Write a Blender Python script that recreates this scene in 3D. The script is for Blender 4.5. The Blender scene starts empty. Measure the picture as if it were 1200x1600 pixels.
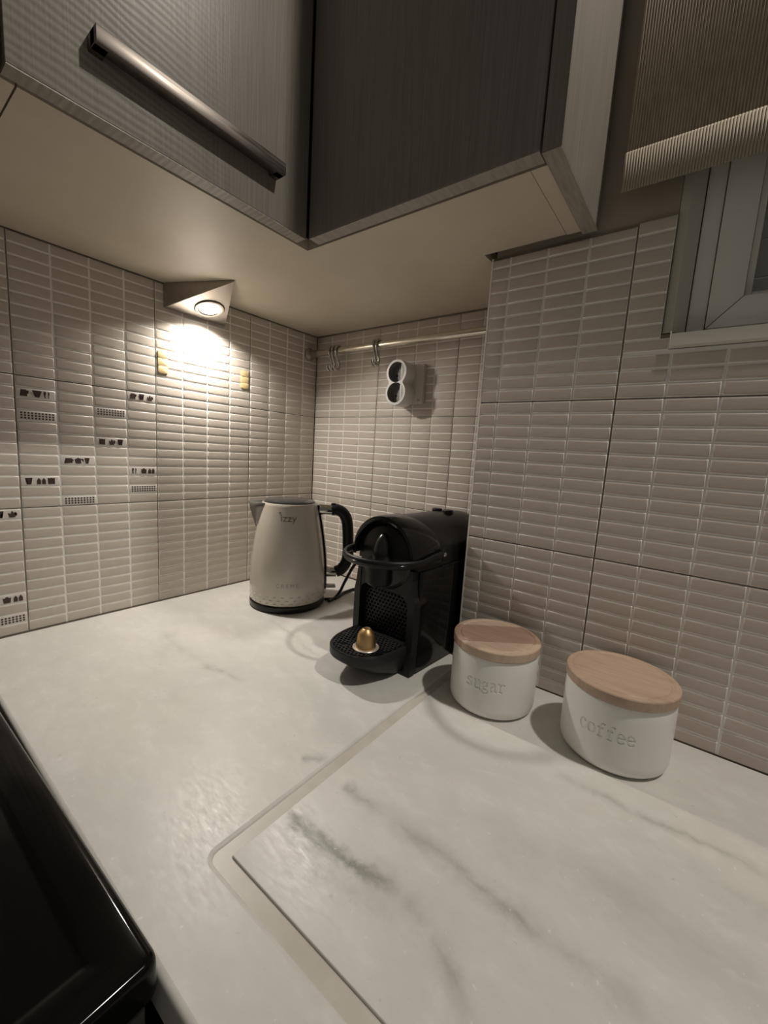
import bpy, bmesh, math, random
from mathutils import Vector, Matrix
random.seed(7)
S = bpy.context.scene
C = S.collection
PI = math.pi

# ------------------------------------------------------------------ camera
CAM_LOC = Vector((0.82358538, -0.76487857, 0.31684154))
CR = Vector((0.79149435, 0.60815508, 0.06069674))      # right
CD = Vector((0.13254152, -0.07384932, -0.98842249))    # down
CF = Vector((-0.59663174, 0.79037566, -0.13905712))    # forward
FPX = 646.64                                           # focal length in pixels of a 1200 wide frame
cam_d = bpy.data.cameras.new('camera')
cam = bpy.data.objects.new('camera', cam_d)
C.objects.link(cam)
cam.matrix_world = Matrix(((CR.x, -CD.x, -CF.x, CAM_LOC.x), (CR.y, -CD.y, -CF.y, CAM_LOC.y),
                           (CR.z, -CD.z, -CF.z, CAM_LOC.z), (0, 0, 0, 1)))
cam_d.sensor_fit = 'HORIZONTAL'
cam_d.sensor_width = 36
cam_d.lens = 36 * FPX / 1200
cam_d.clip_start = 0.01
S.camera = cam

# ------------------------------------------------------------------ world, room light, exposure
wd = bpy.data.worlds.new('night_room')
S.world = wd
wd.use_nodes = True
wbg = wd.node_tree.nodes['Background']
wbg.inputs[0].default_value = (1.0, 0.95, 0.86, 1)
wbg.inputs[1].default_value = 0.085
S.view_settings.view_transform = 'Standard'
S.view_settings.look = 'None'
S.view_settings.gamma = 1
S.view_settings.use_curve_mapping = False
S.view_settings.exposure = 0.28

def area(name, loc, target, size, watts, col, spread=PI):
    l = bpy.data.lights.new(name, 'AREA')
    l.shape = 'DISK'
    l.size = size
    l.energy = watts
    l.color = col
    l.spread = spread
    o = bpy.data.objects.new(name, l)
    C.objects.link(o)
    o.location = loc
    o.rotation_euler = (Vector(target) - Vector(loc)).to_track_quat('-Z', 'Y').to_euler()
    return o
# ceiling spot over the worktop, up to the right of the frame (shadow of the door handle and of the lever ring give its place)
area('ceiling_spot', (1.22, -0.30, 1.36), (0.65, -0.45, 0.0), 0.05, 6.6, (1.0, 0.94, 0.85))
LAMP_W = 1.3

# ------------------------------------------------------------------ materials
def mat(name, col, rough=0.5, metal=0.0, spec=0.5, coat=0.0, alpha=None, trans=0.0, emit=None):
    m = bpy.data.materials.new(name)
    m.use_nodes = True
    b = m.node_tree.nodes['Principled BSDF']
    b.inputs['Base Color'].default_value = (*col, 1)
    b.inputs['Roughness'].default_value = rough
    b.inputs['Metallic'].default_value = metal
    b.inputs['Specular IOR Level'].default_value = spec
    b.inputs['Coat Weight'].default_value = coat
    b.inputs['Coat Roughness'].default_value = 0.08
    b.inputs['Transmission Weight'].default_value = trans
    if emit:
        b.inputs['Emission Color'].default_value = (*emit[0], 1)
        b.inputs['Emission Strength'].default_value = emit[1]
    return m

class G:
    """small helper round a node tree"""
    def __init__(s, m):
        s.nt = m.node_tree
        s.b = s.nt.nodes['Principled BSDF']
    def n(s, t, **kw):
        x = s.nt.nodes.new(t)
        for k, v in kw.items():
            if k in x.inputs.keys():
                x.inputs[k].default_value = v
            else:
                setattr(x, k, v)
        return x
    def l(s, a, b):
        s.nt.links.new(a, b)
    def pos(s, scale=(1, 1, 1), rot=(0, 0, 0), loc=(0, 0, 0), kind='OBJ'):
        if kind == 'OBJ':
            c = s.n('ShaderNodeTexCoord').outputs['Object']
        else:
            c = s.n('ShaderNodeNewGeometry').outputs['Position']
        mp = s.n('ShaderNodeMapping')
        mp.inputs['Scale'].default_value = scale
        mp.inputs['Rotation'].default_value = rot
        mp.inputs['Location'].default_value = loc
        s.l(c, mp.inputs[0])
        return mp.outputs[0]
    def noise(s, vec, scale, detail=4, rough=0.6, dist=0.0):
        t = s.n('ShaderNodeTexNoise')
        t.inputs['Scale'].default_value = scale
        t.inputs['Detail'].default_value = detail
        t.inputs['Roughness'].default_value = rough
        t.inputs['Distortion'].default_value = dist
        s.l(vec, t.inputs['Vector'])
        return t.outputs['Fac']
    def ramp(s, fac, stops, interp='LINEAR'):
        r = s.n('ShaderNodeValToRGB')
        r.color_ramp.interpolation = interp
        e = r.color_ramp.elements
        while len(e) < len(stops):
            e.new(0.5)
        for k, (p, c) in enumerate(stops):
            e[k].position = p
            if not isinstance(c, (tuple, list)):
                c = (c, c, c)
            e[k].color = (*c, 1)
        s.l(fac, r.inputs[0])
        return r.outputs[0]
    def mix(s, fac, a, b, mode='MIX'):
        m = s.n('ShaderNodeMix', data_type='RGBA', blend_type=mode)
        for k, v in ((0, fac), (6, a), (7, b)):
            if isinstance(v, (int, float)):
                m.inputs[k].default_value = v
            elif isinstance(v, tuple):
                m.inputs[k].default_value = (*v, 1)
            else:
                s.l(v, m.inputs[k])
        return m.outputs[2]
    def math(s, op, a, b=0.0, c=None):
        m = s.n('ShaderNodeMath', operation=op)
        for k, v in ((0, a), (1, b), (2, c)):
            if v is None:
                continue
            if isinstance(v, (int, float)):
                m.inputs[k].default_value = v
            else:
                s.l(v, m.inputs[k])
        return m.outputs[0]
    def sep(s, vec):
        x = s.n('ShaderNodeSeparateXYZ')
        s.l(vec, x.inputs[0])
        return x.outputs
    def bump(s, h, strength=0.2, dist=0.001):
        b = s.n('ShaderNodeBump')
        b.inputs['Strength'].default_value = strength
        b.inputs['Distance'].default_value = dist
        s.l(h, b.inputs['Height'])
        s.l(b.outputs[0], s.b.inputs['Normal'])
    def col(s, c):
        s.l(c, s.b.inputs['Base Color'])
    def rough(s, c):
        s.l(c, s.b.inputs['Roughness'])

def m_tile():
    m = mat('beige_linen_glaze', (0.5, 0.43, 0.37), 0.33, spec=0.4)
    g = G(m)
    p = g.pos((60, 60, 420), kind='POS')
    a = g.noise(p, 1.0, 5, 0.7)
    b = g.noise(g.pos((22, 22, 22), kind='POS'), 1.0, 2)
    c = g.ramp(a, [(0.3, (0.53, 0.46, 0.395)), (0.7, (0.63, 0.565, 0.495))])
    c = g.mix(g.ramp(b, [(0.35, 0.0), (0.7, 0.5)]), c, (0.60, 0.525, 0.465))
    oi = g.n('ShaderNodeObjectInfo').outputs['Random']
    c = g.mix(g.math('MULTIPLY', oi, 0.2), c, (0.52, 0.445, 0.385))
    g.col(c)
    g.bump(a, 0.25, 0.0006)
    g.rough(g.ramp(a, [(0.3, 0.30), (0.75, 0.45)]))
    return m
M_TILE = m_tile()
M_GROOVE = mat('white_glazed_groove', (0.90, 0.87, 0.82), 0.26)
M_DECOR = mat('white_decor_glaze', (0.70, 0.65, 0.59), 0.33)
M_PRINT = mat('dark_brown_print', (0.055, 0.035, 0.025), 0.45)
def m_grout():
    m = mat('taupe_grout', (0.30, 0.26, 0.21), 0.85)
    g = G(m)
    g.col(g.ramp(g.noise(g.pos((40, 40, 40), kind='POS'), 1.0, 5), [(0.3, (0.20, 0.17, 0.13)), (0.7, (0.36, 0.32, 0.26))]))
    return m
M_GROUT = m_grout()

def m_marble():
    m = mat('white_veined_marble', (0.75, 0.72, 0.66), 0.3, spec=0.45)
    g = G(m)
    # cloudy ground, slightly green and warm patches
    p = g.pos((3.2, 5.5, 3), rot=(0, 0, math.radians(35)))
    cl = g.noise(p, 1.3, 5, 0.55, 0.6)
    base = g.ramp(cl, [(0.28, (0.59, 0.60, 0.56)), (0.48, (0.685, 0.67, 0.625)), (0.70, (0.735, 0.72, 0.675))])
    warm = g.noise(g.pos((2.5, 2.5, 2.5), loc=(3, 1, 0)), 1.6, 3)
    base = g.mix(g.ramp(warm, [(0.5, 0.0), (0.72, 0.35)]), base, (0.74, 0.69, 0.60))
    # crystalline mottling
    mo = g.noise(g.pos((28, 46, 28), rot=(0, 0, 0.5)), 1.0, 6, 0.7, 0.4)
    base = g.mix(g.ramp(mo, [(0.42, 0.0), (0.72, 0.55)]), base, (0.61, 0.59, 0.54))
    base = g.mix(g.ramp(mo, [(0.28, 0.5), (0.44, 0.0)]), base, (0.80, 0.79, 0.75))
    # soft long veins
    pv = g.pos((1, 1, 1))
    x, y, z = g.sep(pv)
    wob = g.noise(g.pos((9, 9, 9)), 1.0, 4, 0.6)
    wob = g.math('MULTIPLY', g.math('SUBTRACT', wob, 0.5), 0.03)
    fine = g.math('MULTIPLY', g.math('SUBTRACT', g.noise(g.pos((60, 60, 60)), 1.0, 4, 0.7), 0.5), 0.016)
    wob = g.math('ADD', wob, fine)
    breakup = g.noise(g.pos((26, 26, 26), loc=(2, 5, 0)), 1.0, 5, 0.65)
    breakup = g.ramp(breakup, [(0.32, 0.15), (0.6, 1.0)])
    out = base
    # ax, ay -> bx, by, half width, strength, colour
    for (ax, ay, bx, by, w, st, colr) in VEINS:
        L = math.hypot(bx - ax, by - ay)
        ux, uy = (bx - ax) / L, (by - ay) / L
        dx = g.math('SUBTRACT', x, ax)
        dy = g.math('SUBTRACT', y, ay)
        t = g.math('ADD', g.math('MULTIPLY', dx, ux), g.math('MULTIPLY', dy, uy))
        d = g.math('ADD', g.math('MULTIPLY', dx, -uy), g.math('MULTIPLY', dy, ux))
        d = g.math('ABSOLUTE', g.math('ADD', d, wob))
        k = g.math('SUBTRACT', 1.0, g.math('DIVIDE', d, w))
        k = g.math('MAXIMUM', k, 0.0)
        k = g.math('POWER', k, 1.7)
        tn = g.math('DIVIDE', t, L)
        win = g.math('MULTIPLY', g.math('SMOOTH_MIN', g.math('MULTIPLY', tn, 9.0), 1.0, 0.2), g.math('SMOOTH_MIN', g.math('MULTIPLY', g.math('SUBTRACT', 1.0, tn), 3.0), 1.0, 0.2))
        win = g.math('MAXIMUM', win, 0.0)
        f = g.math('MULTIPLY', g.math('MULTIPLY', k, win), g.math('MULTIPLY', breakup, st))
        f = g.math('MINIMUM', f, 1.0)
        out = g.mix(f, out, colr)
    # fine specks
    sp = g.noise(g.pos((160, 160, 160)), 1.0, 2, 0.5)
    out = g.mix(g.ramp(sp, [(0.71, 0.0), (0.78, 0.55)]), out, (0.50, 0.47, 0.42))
    sp2 = g.noise(g.pos((190, 190, 190), loc=(4, 4, 4)), 1.0, 2, 0.5)
    out = g.mix(g.ramp(sp2, [(0.70, 0.0), (0.76, 0.5)]), out, (0.9, 0.89, 0.86))
    g.col(out)
    scr = g.noise(g.pos((70, 260, 100), rot=(0, 0, 0.7)), 1.0, 6, 0.75)
    g.rough(g.ramp(scr, [(0.3, 0.30), (0.7, 0.50)]))
    g.bump(scr, 0.05, 0.0002)
    return m
GV = (0.16, 0.165, 0.15)
GL = (0.40, 0.39, 0.34)
VEINS = [(0.572, -0.5475, 0.690, -0.541, 0.009, 2.2, GV), (0.570, -0.548, 0.72, -0.541, 0.024, 0.8, GL),
         (0.690, -0.540, 0.775, -0.572, 0.018, 0.8, GL), (0.62, -0.560, 0.72, -0.565, 0.02, 0.5, GL),
         (0.588, -0.490, 0.640, -0.492, 0.014, 0.9, GL), (0.625, -0.492, 0.880, -0.503, 0.020, 0.7, GL), (0.70, -0.492, 0.80, -0.504, 0.008, 0.3, GV),
         (0.740, -0.338, 0.95, -0.332, 0.010, 0.75, GL), (0.80, -0.36, 0.96, -0.38, 0.02, 0.3, GL),
         (0.535, -0.500, 0.556, -0.478, 0.012, 0.9, GL), (0.290, -0.468, 0.375, -0.453, 0.010, 0.75, GL), (0.130, -0.466, 0.36, -0.462, 0.018, 0.35, GL),
         (0.220, -0.296, 0.440, -0.345, 0.010, 0.5, GL), (0.10, -0.40, 0.30, -0.56, 0.03, 0.2, GL),
         (0.70, -0.44, 1.0, -0.43, 0.05, 0.3, GL), (0.30, -0.52, 0.54, -0.60, 0.04, 0.2, GL)]
M_MARBLE = m_marble()
def m_joint():
    m = mat('joint_stone_filler', (0.60, 0.55, 0.47), 0.38)
    g = G(m)
    g.col(g.ramp(g.noise(g.pos((14, 14, 14)), 1.0, 5), [(0.3, (0.49, 0.45, 0.385)), (0.7, (0.63, 0.60, 0.535))]))
    return m
M_JOINT = m_joint()

def m_wood(name, axis, fig=False, dark=1.0):
    """grey brown embossed wood laminate, vertical grain; axis = the horizontal axis the grain lines are spread along"""
    m = mat(name, (0.2, 0.18, 0.15), 0.42, spec=0.5)
    g = G(m)
    sc = (420, 420, 9)
    a = g.noise(g.pos(sc, kind='POS'), 1.0, 6, 0.65, 0.3)
    b = g.noise(g.pos((60, 60, 3), kind='POS'), 1.0, 4, 0.6, 0.4)
    c = g.ramp(a, [(0.3, tuple(v * dark for v in (0.165, 0.143, 0.121))), (0.7, tuple(v * dark for v in (0.255, 0.230, 0.200)))])
    c = g.mix(g.ramp(b, [(0.35, 0.0), (0.75, 0.55)]), c, tuple(v * dark for v in (0.18, 0.162, 0.135)))
    h = a
    if fig:
        # cross-grain ripple figure on the far end of the door
        p = g.pos((1, 1, 1), kind='POS')
        x, y, z = g.sep(p)
        w = g.noise(g.pos((5, 9, 22), kind='POS'), 1.0, 2, 0.5)
        ph = g.math('ADD', g.math('MULTIPLY', z, 900.0), g.math('ADD', g.math('MULTIPLY', w, 17.0), g.math('MULTIPLY', y, 70.0)))
        s = g.math('MULTIPLY_ADD', g.math('SINE', ph), 0.5, 0.5)
        mask = g.n('ShaderNodeMapRange', interpolation_type='SMOOTHSTEP')
        mask.inputs['From Min'].default_value = -0.43
        mask.inputs['From Max'].default_value = -0.59
        g.l(y, mask.inputs['Value'])
        k = g.math('MULTIPLY', s, mask.outputs[0])
        c = g.mix(g.math('MULTIPLY', k, 0.45), c, (0.36, 0.34, 0.30))
        h = g.math('ADD', a, g.math('MULTIPLY', k, 0.5))
    g.col(c)
    g.bump(h, 0.35, 0.0006)
    return m
M_WOOD = m_wood('grey_oak_laminate', 'y')
M_WOODF = m_wood('grey_oak_laminate_figured', 'y', True)
M_WOODD = m_wood('grey_oak_laminate_dark', 'y', False, 0.62)
def m_woodedge(name, axis):
    m = mat(name, (0.30, 0.275, 0.235), 0.45)
    g = G(m)
    sc = (260, 30, 260) if axis == 'x' else (30, 260, 260)
    a = g.noise(g.pos(sc, kind='POS'), 1.0, 4, 0.6)
    c = g.ramp(a, [(0.3, (0.27, 0.245, 0.21)), (0.7, (0.40, 0.37, 0.32))])  # paler than the door: light bounced off the worktop put into the colour
    if axis == 'y':
        x, y, z = g.sep(g.pos((1, 1, 1), kind='POS'))
        s = g.math('MULTIPLY_ADD', g.math('SINE', g.math('MULTIPLY', y, 900.0)), 0.5, 0.5)
        c = g.mix(g.math('MULTIPLY', s, 0.5), c, (0.2, 0.18, 0.155))
    g.col(c)
    return m
M_EDGE_Y = m_woodedge('grey_oak_edge_band_lit', 'y')
M_EDGE_X = m_woodedge('grey_oak_edge_band_side_lit', 'x')
def m_under():
    m = mat('cream_laminate', (0.62, 0.55, 0.44), 0.42)
    g = G(m)
    a = g.noise(g.pos((7, 7, 7), kind='POS'), 1.0, 5, 0.6)
    g.col(g.ramp(a, [(0.3, (0.57, 0.505, 0.40)), (0.7, (0.64, 0.575, 0.465))]))
    g.bump(g.noise(g.pos((220, 220, 220), kind='POS'), 1.0, 3), 0.08, 0.0005)
    return m
M_UNDER = m_under()
M_RAW = mat('raw_chipboard_edge', (0.28, 0.21, 0.13), 0.9)
M_GAPSHADE = mat('gap_shade_board', (0.03, 0.027, 0.022), 0.9)  # near-black colour paints the shade seen in the gaps round the carcass
def m_paint(name, col):
    m = mat(name, col, 0.8, spec=0.25)
    g = G(m)
    a = g.noise(g.pos((30, 30, 30), kind='POS'), 1.0, 5, 0.6)
    g.bump(a, 0.1, 0.002)
    return m
M_PAINT = m_paint('taupe_wall_paint', (0.40, 0.35, 0.285))
M_REVEAL = m_paint('grey_reveal_plaster', (0.52, 0.49, 0.43))
M_PVC = mat('white_pvc', (0.74, 0.73, 0.68), 0.4)
M_SILL = mat('pale_stone_sill', (0.62, 0.59, 0.51), 0.45)
M_SHUTTER = mat('pale_shutter', (0.72, 0.70, 0.64), 0.6)
M_GLASS = mat('window_glass', (1, 1, 1), 0.02, trans=1.0)
def m_brushed(name, col, rough, axis_scale=(300, 12, 300)):
    m = mat(name, col, rough, metal=1.0)
    g = G(m)
    a = g.noise(g.pos(axis_scale), 1.0, 5, 0.7)
    g.rough(g.ramp(a, [(0.3, rough * 0.75), (0.7, rough * 1.3)]))
    g.col(g.ramp(a, [(0.3, tuple(v * 0.86 for v in col)), (0.7, col)]))
    g.bump(a, 0.06, 0.0003)
    return m
M_STEEL = m_brushed('brushed_steel', (0.42, 0.385, 0.35), 0.34)
M_HANDLE = m_brushed('brushed_nickel_handle', (0.20, 0.175, 0.155), 0.40)
M_RAIL = mat('satin_steel_rail', (0.80, 0.76, 0.68), 0.20, metal=1.0)
M_RAILEND = mat('dull_steel_fitting', (0.42, 0.38, 0.32), 0.4, metal=1.0)
M_CHROME = mat('chrome', (0.52, 0.50, 0.46), 0.10, metal=1.0)
M_LENS = mat('lit_lamp_lens', (1, 1, 1), 0.4, emit=((1.0, 0.93, 0.80), 14.0))
M_WHITE = mat('white_plastic', (0.74, 0.73, 0.71), 0.35)
M_PLATE = mat('ivory_plastic', (0.66, 0.61, 0.53), 0.35)
M_GREYSOCK = mat('grey_socket_plastic', (0.17, 0.17, 0.155), 0.45)
M_HOLE = mat('black_hole_shade', (0.01, 0.01, 0.01), 0.7)  # plain black standing in for the shade inside gaps and holes
M_CREAM = mat('cream_enamel', (0.60, 0.55, 0.465), 0.22, spec=0.5, coat=0.7)
M_BLKPL = mat('black_satin_plastic', (0.007, 0.007, 0.007), 0.28, spec=0.35)
M_BLKMATT = mat('black_matt_plastic', (0.008, 0.008, 0.0085), 0.42, spec=0.3)
M_BLKGREY = mat('charcoal_plastic', (0.014, 0.014, 0.015), 0.45, spec=0.3)
M_RIB = mat('black_polished_rib', (0.006, 0.006, 0.006), 0.27, spec=0.6)
M_BLKGLOSS = mat('black_gloss_plastic', (0.005, 0.005, 0.005), 0.12, spec=0.4)
M_ENAMEL = mat('black_enamel', (0.004, 0.004, 0.004), 0.10, spec=0.2)
M_COOKSIDE = mat('dark_steel_panel', (0.20, 0.195, 0.18), 0.38, metal=0.8)
M_SPOUT = mat('kettle_spout_steel', (0.25, 0.235, 0.21), 0.38, metal=0.6)
M_LIDGLOSS = mat('kettle_lid', (0.05, 0.055, 0.055), 0.12, metal=0.3)
M_TEXT1 = mat('grey_logo_ink', (0.20, 0.175, 0.145), 0.4)
M_TEXT2 = mat('pale_grey_ink', (0.30, 0.265, 0.22), 0.4)
M_SWITCH = mat('translucent_switch', (0.62, 0.60, 0.52), 0.2, trans=0.4)
M_CERAMIC = mat('white_ceramic', (0.86, 0.845, 0.80), 0.30, spec=0.5)
M_PAD = mat('yellowed_adhesive_foam', (0.68, 0.53, 0.27), 0.6)
M_GOLD = mat('gold_aluminium', (0.58, 0.385, 0.19), 0.42, metal=1.0)
M_GOLDRIM = mat('pale_aluminium_rim', (0.86, 0.78, 0.70), 0.35, metal=0.6)
def m_lid(name, rot, k=0.6, stave=None):
    m = mat(name, (0.5, 0.33, 0.22), 0.5)
    g = G(m)
    p = g.pos((18, 230, 60), rot=(0, 0, rot))
    a = g.noise(p, 1.0, 5, 0.6, 0.3)
    c = g.ramp(a, [(0.3, (0.40, 0.27, 0.19)), (0.7, (0.53, 0.385, 0.29))])
    # glued staves of different tone
    x, y, z = g.sep(g.pos((1, 1, 1), rot=(0, 0, rot)))
    band = g.n('ShaderNodeTexWhiteNoise', noise_dimensions='1D')
    g.l(g.math('FLOOR', g.math('MULTIPLY', g.math('ADD', y, 0.021), 24.0)), band.inputs['W'])
    c = g.mix(g.math('MULTIPLY', band.outputs['Value'], k), c, (0.66, 0.52, 0.41))
    c = g.mix(g.math('MULTIPLY', g.math('GREATER_THAN', band.outputs['Value'], 0.5), k * 0.5), c, (0.36, 0.235, 0.165))
    if stave:
        inside = g.math('MULTIPLY', g.math('LESS_THAN', y, stave[1]), g.math('GREATER_THAN', y, stave[0]))
        dk = g.ramp(a, [(0.3, (0.33, 0.205, 0.14)), (0.7, (0.42, 0.285, 0.21))])
        lt = g.ramp(a, [(0.3, (0.50, 0.36, 0.26)), (0.7, (0.61, 0.465, 0.355))])
        c = g.mix(inside, lt, dk)
    g.col(c)
    g.bump(a, 0.1, 0.0003)
    return m
def m_blind():
    m = mat('taupe_ribbed_fabric', (0.28, 0.23, 0.165), 0.85, spec=0.2)
    g = G(m)
    a = g.noise(g.pos((300, 300, 60), kind='POS'), 1.0, 4, 0.6)
    g.col(g.ramp(a, [(0.3, (0.31, 0.26, 0.195)), (0.7, (0.40, 0.345, 0.26))]))
    return m
M_BLIND = m_blind()
M_HEM = mat('taupe_fabric_hem', (0.38, 0.33, 0.25), 0.8)

# ------------------------------------------------------------------ mesh helpers
def link(name, me, m, parent=None, smooth=None):
    o = bpy.data.objects.new(name, me)
    C.objects.link(o)
    if m is not None and not me.materials:
        me.materials.append(m)
    if parent is not None:
        o.parent = parent
    return o
def finish(name, bm, m, parent=None, smooth=False, angle=35):
    me = bpy.data.meshes.new(name)
    bmesh.ops.recalc_face_normals(bm, faces=bm.faces[:])
    bm.to_mesh(me)
    bm.free()
    if smooth:
        me.shade_smooth()
        me.set_sharp_from_angle(angle=math.radians(angle))
    return link(name, me, m, parent)
def empty(name, loc=(0, 0, 0), rz=0.0):
    o = bpy.data.objects.new(name, None)
    C.objects.link(o)
    o.location = loc
    o.rotation_euler = (0, 0, rz)
    o.empty_display_size = 0.02
    return o
def tag(o, label=None, cat=None, group=None, kind=None):
    if label: o['label'] = label
    if cat: o['category'] = cat
    if group: o['group'] = group
    if kind: o['kind'] = kind
    return o
def a_box(bm, x0, x1, y0, y1, z0, z1, bev=0.0, seg=2):
    r = bmesh.ops.create_cube(bm, size=1)
    vs = r['verts']
    for v in vs:
        v.co = Vector(((x0 + x1) / 2 + v.co.x * (x1 - x0), (y0 + y1) / 2 + v.co.y * (y1 - y0), (z0 + z1) / 2 + v.co.z * (z1 - z0)))
    if bev > 0:
        es = list({e for v in vs for e in v.link_edges})
        bmesh.ops.bevel(bm, geom=es, offset=bev, segments=seg, profile=0.5, affect='EDGES')
def box(name, x0, x1, y0, y1, z0, z1, m, parent=None, bev=0.0, seg=2):
    bm = bmesh.new()
    a_box(bm, x0, x1, y0, y1, z0, z1, bev, seg)
    return finish(name, bm, m, parent, smooth=bev > 0)
def a_lathe(bm, prof, n=48, center=(0, 0), cap=True):
    rings = []
    for (r, z) in prof:
        if r < 1e-6:
            rings.append([bm.verts.new((center[0], center[1], z))])
        else:
            rings.append([bm.verts.new((center[0] + r * math.cos(2 * PI * k / n), center[1] + r * math.sin(2 * PI * k / n), z)) for k in range(n)])
    for a, b in zip(rings, rings[1:]):
        for k in range(n):
            k2 = (k + 1) % n
            if len(a) == 1 and len(b) == 1:
                continue
            if len(a) == 1:
                bm.faces.new((a[0], b[k2], b[k]))
            elif len(b) == 1:
                bm.faces.new((a[k], a[k2], b[0]))
            else:
                bm.faces.new((a[k], a[k2], b[k2], b[k]))
    if cap:
        for r in (rings[0], rings[-1]):
            if len(r) > 2:
                bm.faces.new(r)
def lathe(name, prof, m, parent=None, n=48, cap=True, angle=35):
    bm = bmesh.new()
    a_lathe(bm, prof, n, cap=cap)
    return finish(name, bm, m, parent, True, angle)
def a_tube(bm, pts, r, n=10, closed=False, flat=None, up=None):
    """swept tube; r a number or a list; flat = (rx, ry) for an elliptical section with 'up' the ry direction"""
    P = [Vector(p) for p in pts]
    N = len(P)
    rings = []
    ref = Vector(up) if up else None
    prev = None
    for i, p in enumerate(P):
        if closed:
            t = (P[(i + 1) % N] - P[i - 1]).normalized()
        else:
            t = (P[min(i + 1, N - 1)] - P[max(i - 1, 0)]).normalized()
        if ref is not None:
            u = (ref - t * ref.dot(t)).normalized()
        elif prev is None:
            q = Vector((0, 0, 1)) if abs(t.z) < 0.9 else Vector((1, 0, 0))
            u = (q - t * q.dot(t)).normalized()
        else:
            u = (prev - t * prev.dot(t)).normalized()
        prev = u
        w = t.cross(u)
        rr = r[i] if isinstance(r, (list, tuple)) else r
        rx, ry = flat if flat else (rr, rr)
        rings.append([bm.verts.new(p + w * (rx * math.cos(2 * PI * k / n)) + u * (ry * math.sin(2 * PI * k / n))) for k in range(n)])
    M = N if closed else N - 1
    for i in range(M):
        a, b = rings[i], rings[(i + 1) % N]
        for k in range(n):
            bm.faces.new((a[k], a[(k + 1) % n], b[(k + 1) % n], b[k]))
    if not closed:
        bm.faces.new(rings[0][::-1])
        bm.faces.new(rings[-1])
def tube(name, pts, r, m, parent=None, n=10, closed=False, flat=None, up=None):
    bm = bmesh.new()
    a_tube(bm, pts, r, n, closed, flat, up)
    return finish(name, bm, m, parent, True, 50)
def spline(pts, k=8):
    """Catmull-Rom through pts"""
    P = [Vector(p) for p in pts]
    P = [2 * P[0] - P[1]] + P + [2 * P[-1] - P[-2]]
    out = []
    for i in range(1, len(P) - 2):
        for j in range(k):
            t = j / k
            a, b, c, d = P[i - 1], P[i], P[i + 1], P[i + 2]
            out.append(0.5 * ((2 * b) + (c - a) * t + (2 * a - 5 * b + 4 * c - d) * t * t + (3 * b - a - 3 * c + d) * t ** 3))
    out.append(P[-2])
    return out
def a_prism(bm, outline, axis, d0, d1):
    """extrude a 2D outline along axis; outline in the other two axes in cyclic xyz order without the axis"""
    def mk(a, b, d):
        return {'x': (d, a, b), 'y': (a, d, b), 'z': (a, b, d)}[axis]
    lo = [bm.verts.new(mk(a, b, d0)) for a, b in outline]
    hi = [bm.verts.new(mk(a, b, d1)) for a, b in outline]
    n = len(outline)
    bm.faces.new(lo)
    bm.faces.new(hi)
    for k in range(n):
        bm.faces.new((lo[k], lo[(k + 1) % n], hi[(k + 1) % n], hi[k]))
def prism(name, outline, axis, d0, d1, m, parent=None, bev=0.0, seg=2, smooth=True, angle=35):
    bm = bmesh.new()
    a_prism(bm, outline, axis, d0, d1)
    bmesh.ops.recalc_face_normals(bm, faces=bm.faces[:])
    if bev > 0:
        es = [e for e in bm.edges if len(e.link_faces) == 2 and e.calc_face_angle(0) > math.radians(40)]
        bmesh.ops.bevel(bm, geom=es, offset=bev, segments=seg, profile=0.5, affect='EDGES')
    return finish(name, bm, m, parent, smooth, angle)
def a_loft(bm, loops, cap=True):
    R = [[bm.verts.new(p) for p in lp] for lp in loops]
    n = len(R[0])
    for a, b in zip(R, R[1:]):
        for k in range(n):
            bm.faces.new((a[k], a[(k + 1) % n], b[(k + 1) % n], b[k]))
    if cap:
        bm.faces.new(R[0][::-1])
        bm.faces.new(R[-1])
def loft(name, loops, m, parent=None, angle=35):
    bm = bmesh.new()
    a_loft(bm, loops)
    return finish(name, bm, m, parent, True, angle)
def rrect(x0, x1, y0, y1, r, n=5):
    pts = []
    for cx, cy, a0 in ((x1 - r, y1 - r, 0), (x0 + r, y1 - r, 90), (x0 + r, y0 + r, 180), (x1 - r, y0 + r, 270)):
        for k in range(n + 1):
            a = math.radians(a0 + 90 * k / n)
            pts.append((cx + r * math.cos(a), cy + r * math.sin(a)))
    return pts

# ------------------------------------------------------------------ measured layout
ZC = 0.6005          # underside of the wall cabinets
TW, TH = 0.2017, 0.2  # wall tile
QC, QR = TW / 4, TH / 12
PIL_Y, PIL_X = -0.1833, 0.5500
C0, B0, P0 = 0.1962, 0.2045, 0.7274
BARF = 0.0          # bar face lies in the measured wall plane
WIN_X, WIN_Z, SILL_X, SILL_Z = 0.7647, 0.4727, 0.7755, 0.4545

# ------------------------------------------------------------------ room shell
SLAB = 0.0017        # depth from the bar face to the tile body
GRT = 0.0026        # depth from the bar face to the grout bed
wall_left = tag(box('wall_left', -0.14, -GRT, -1.5, 0.0, -0.9, 1.7, M_GROUT), kind='structure')
wall_back = tag(box('wall_back', -0.14, 0.56, GRT, 0.14, -0.9, 1.7, M_GROUT), kind='structure')
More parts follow.
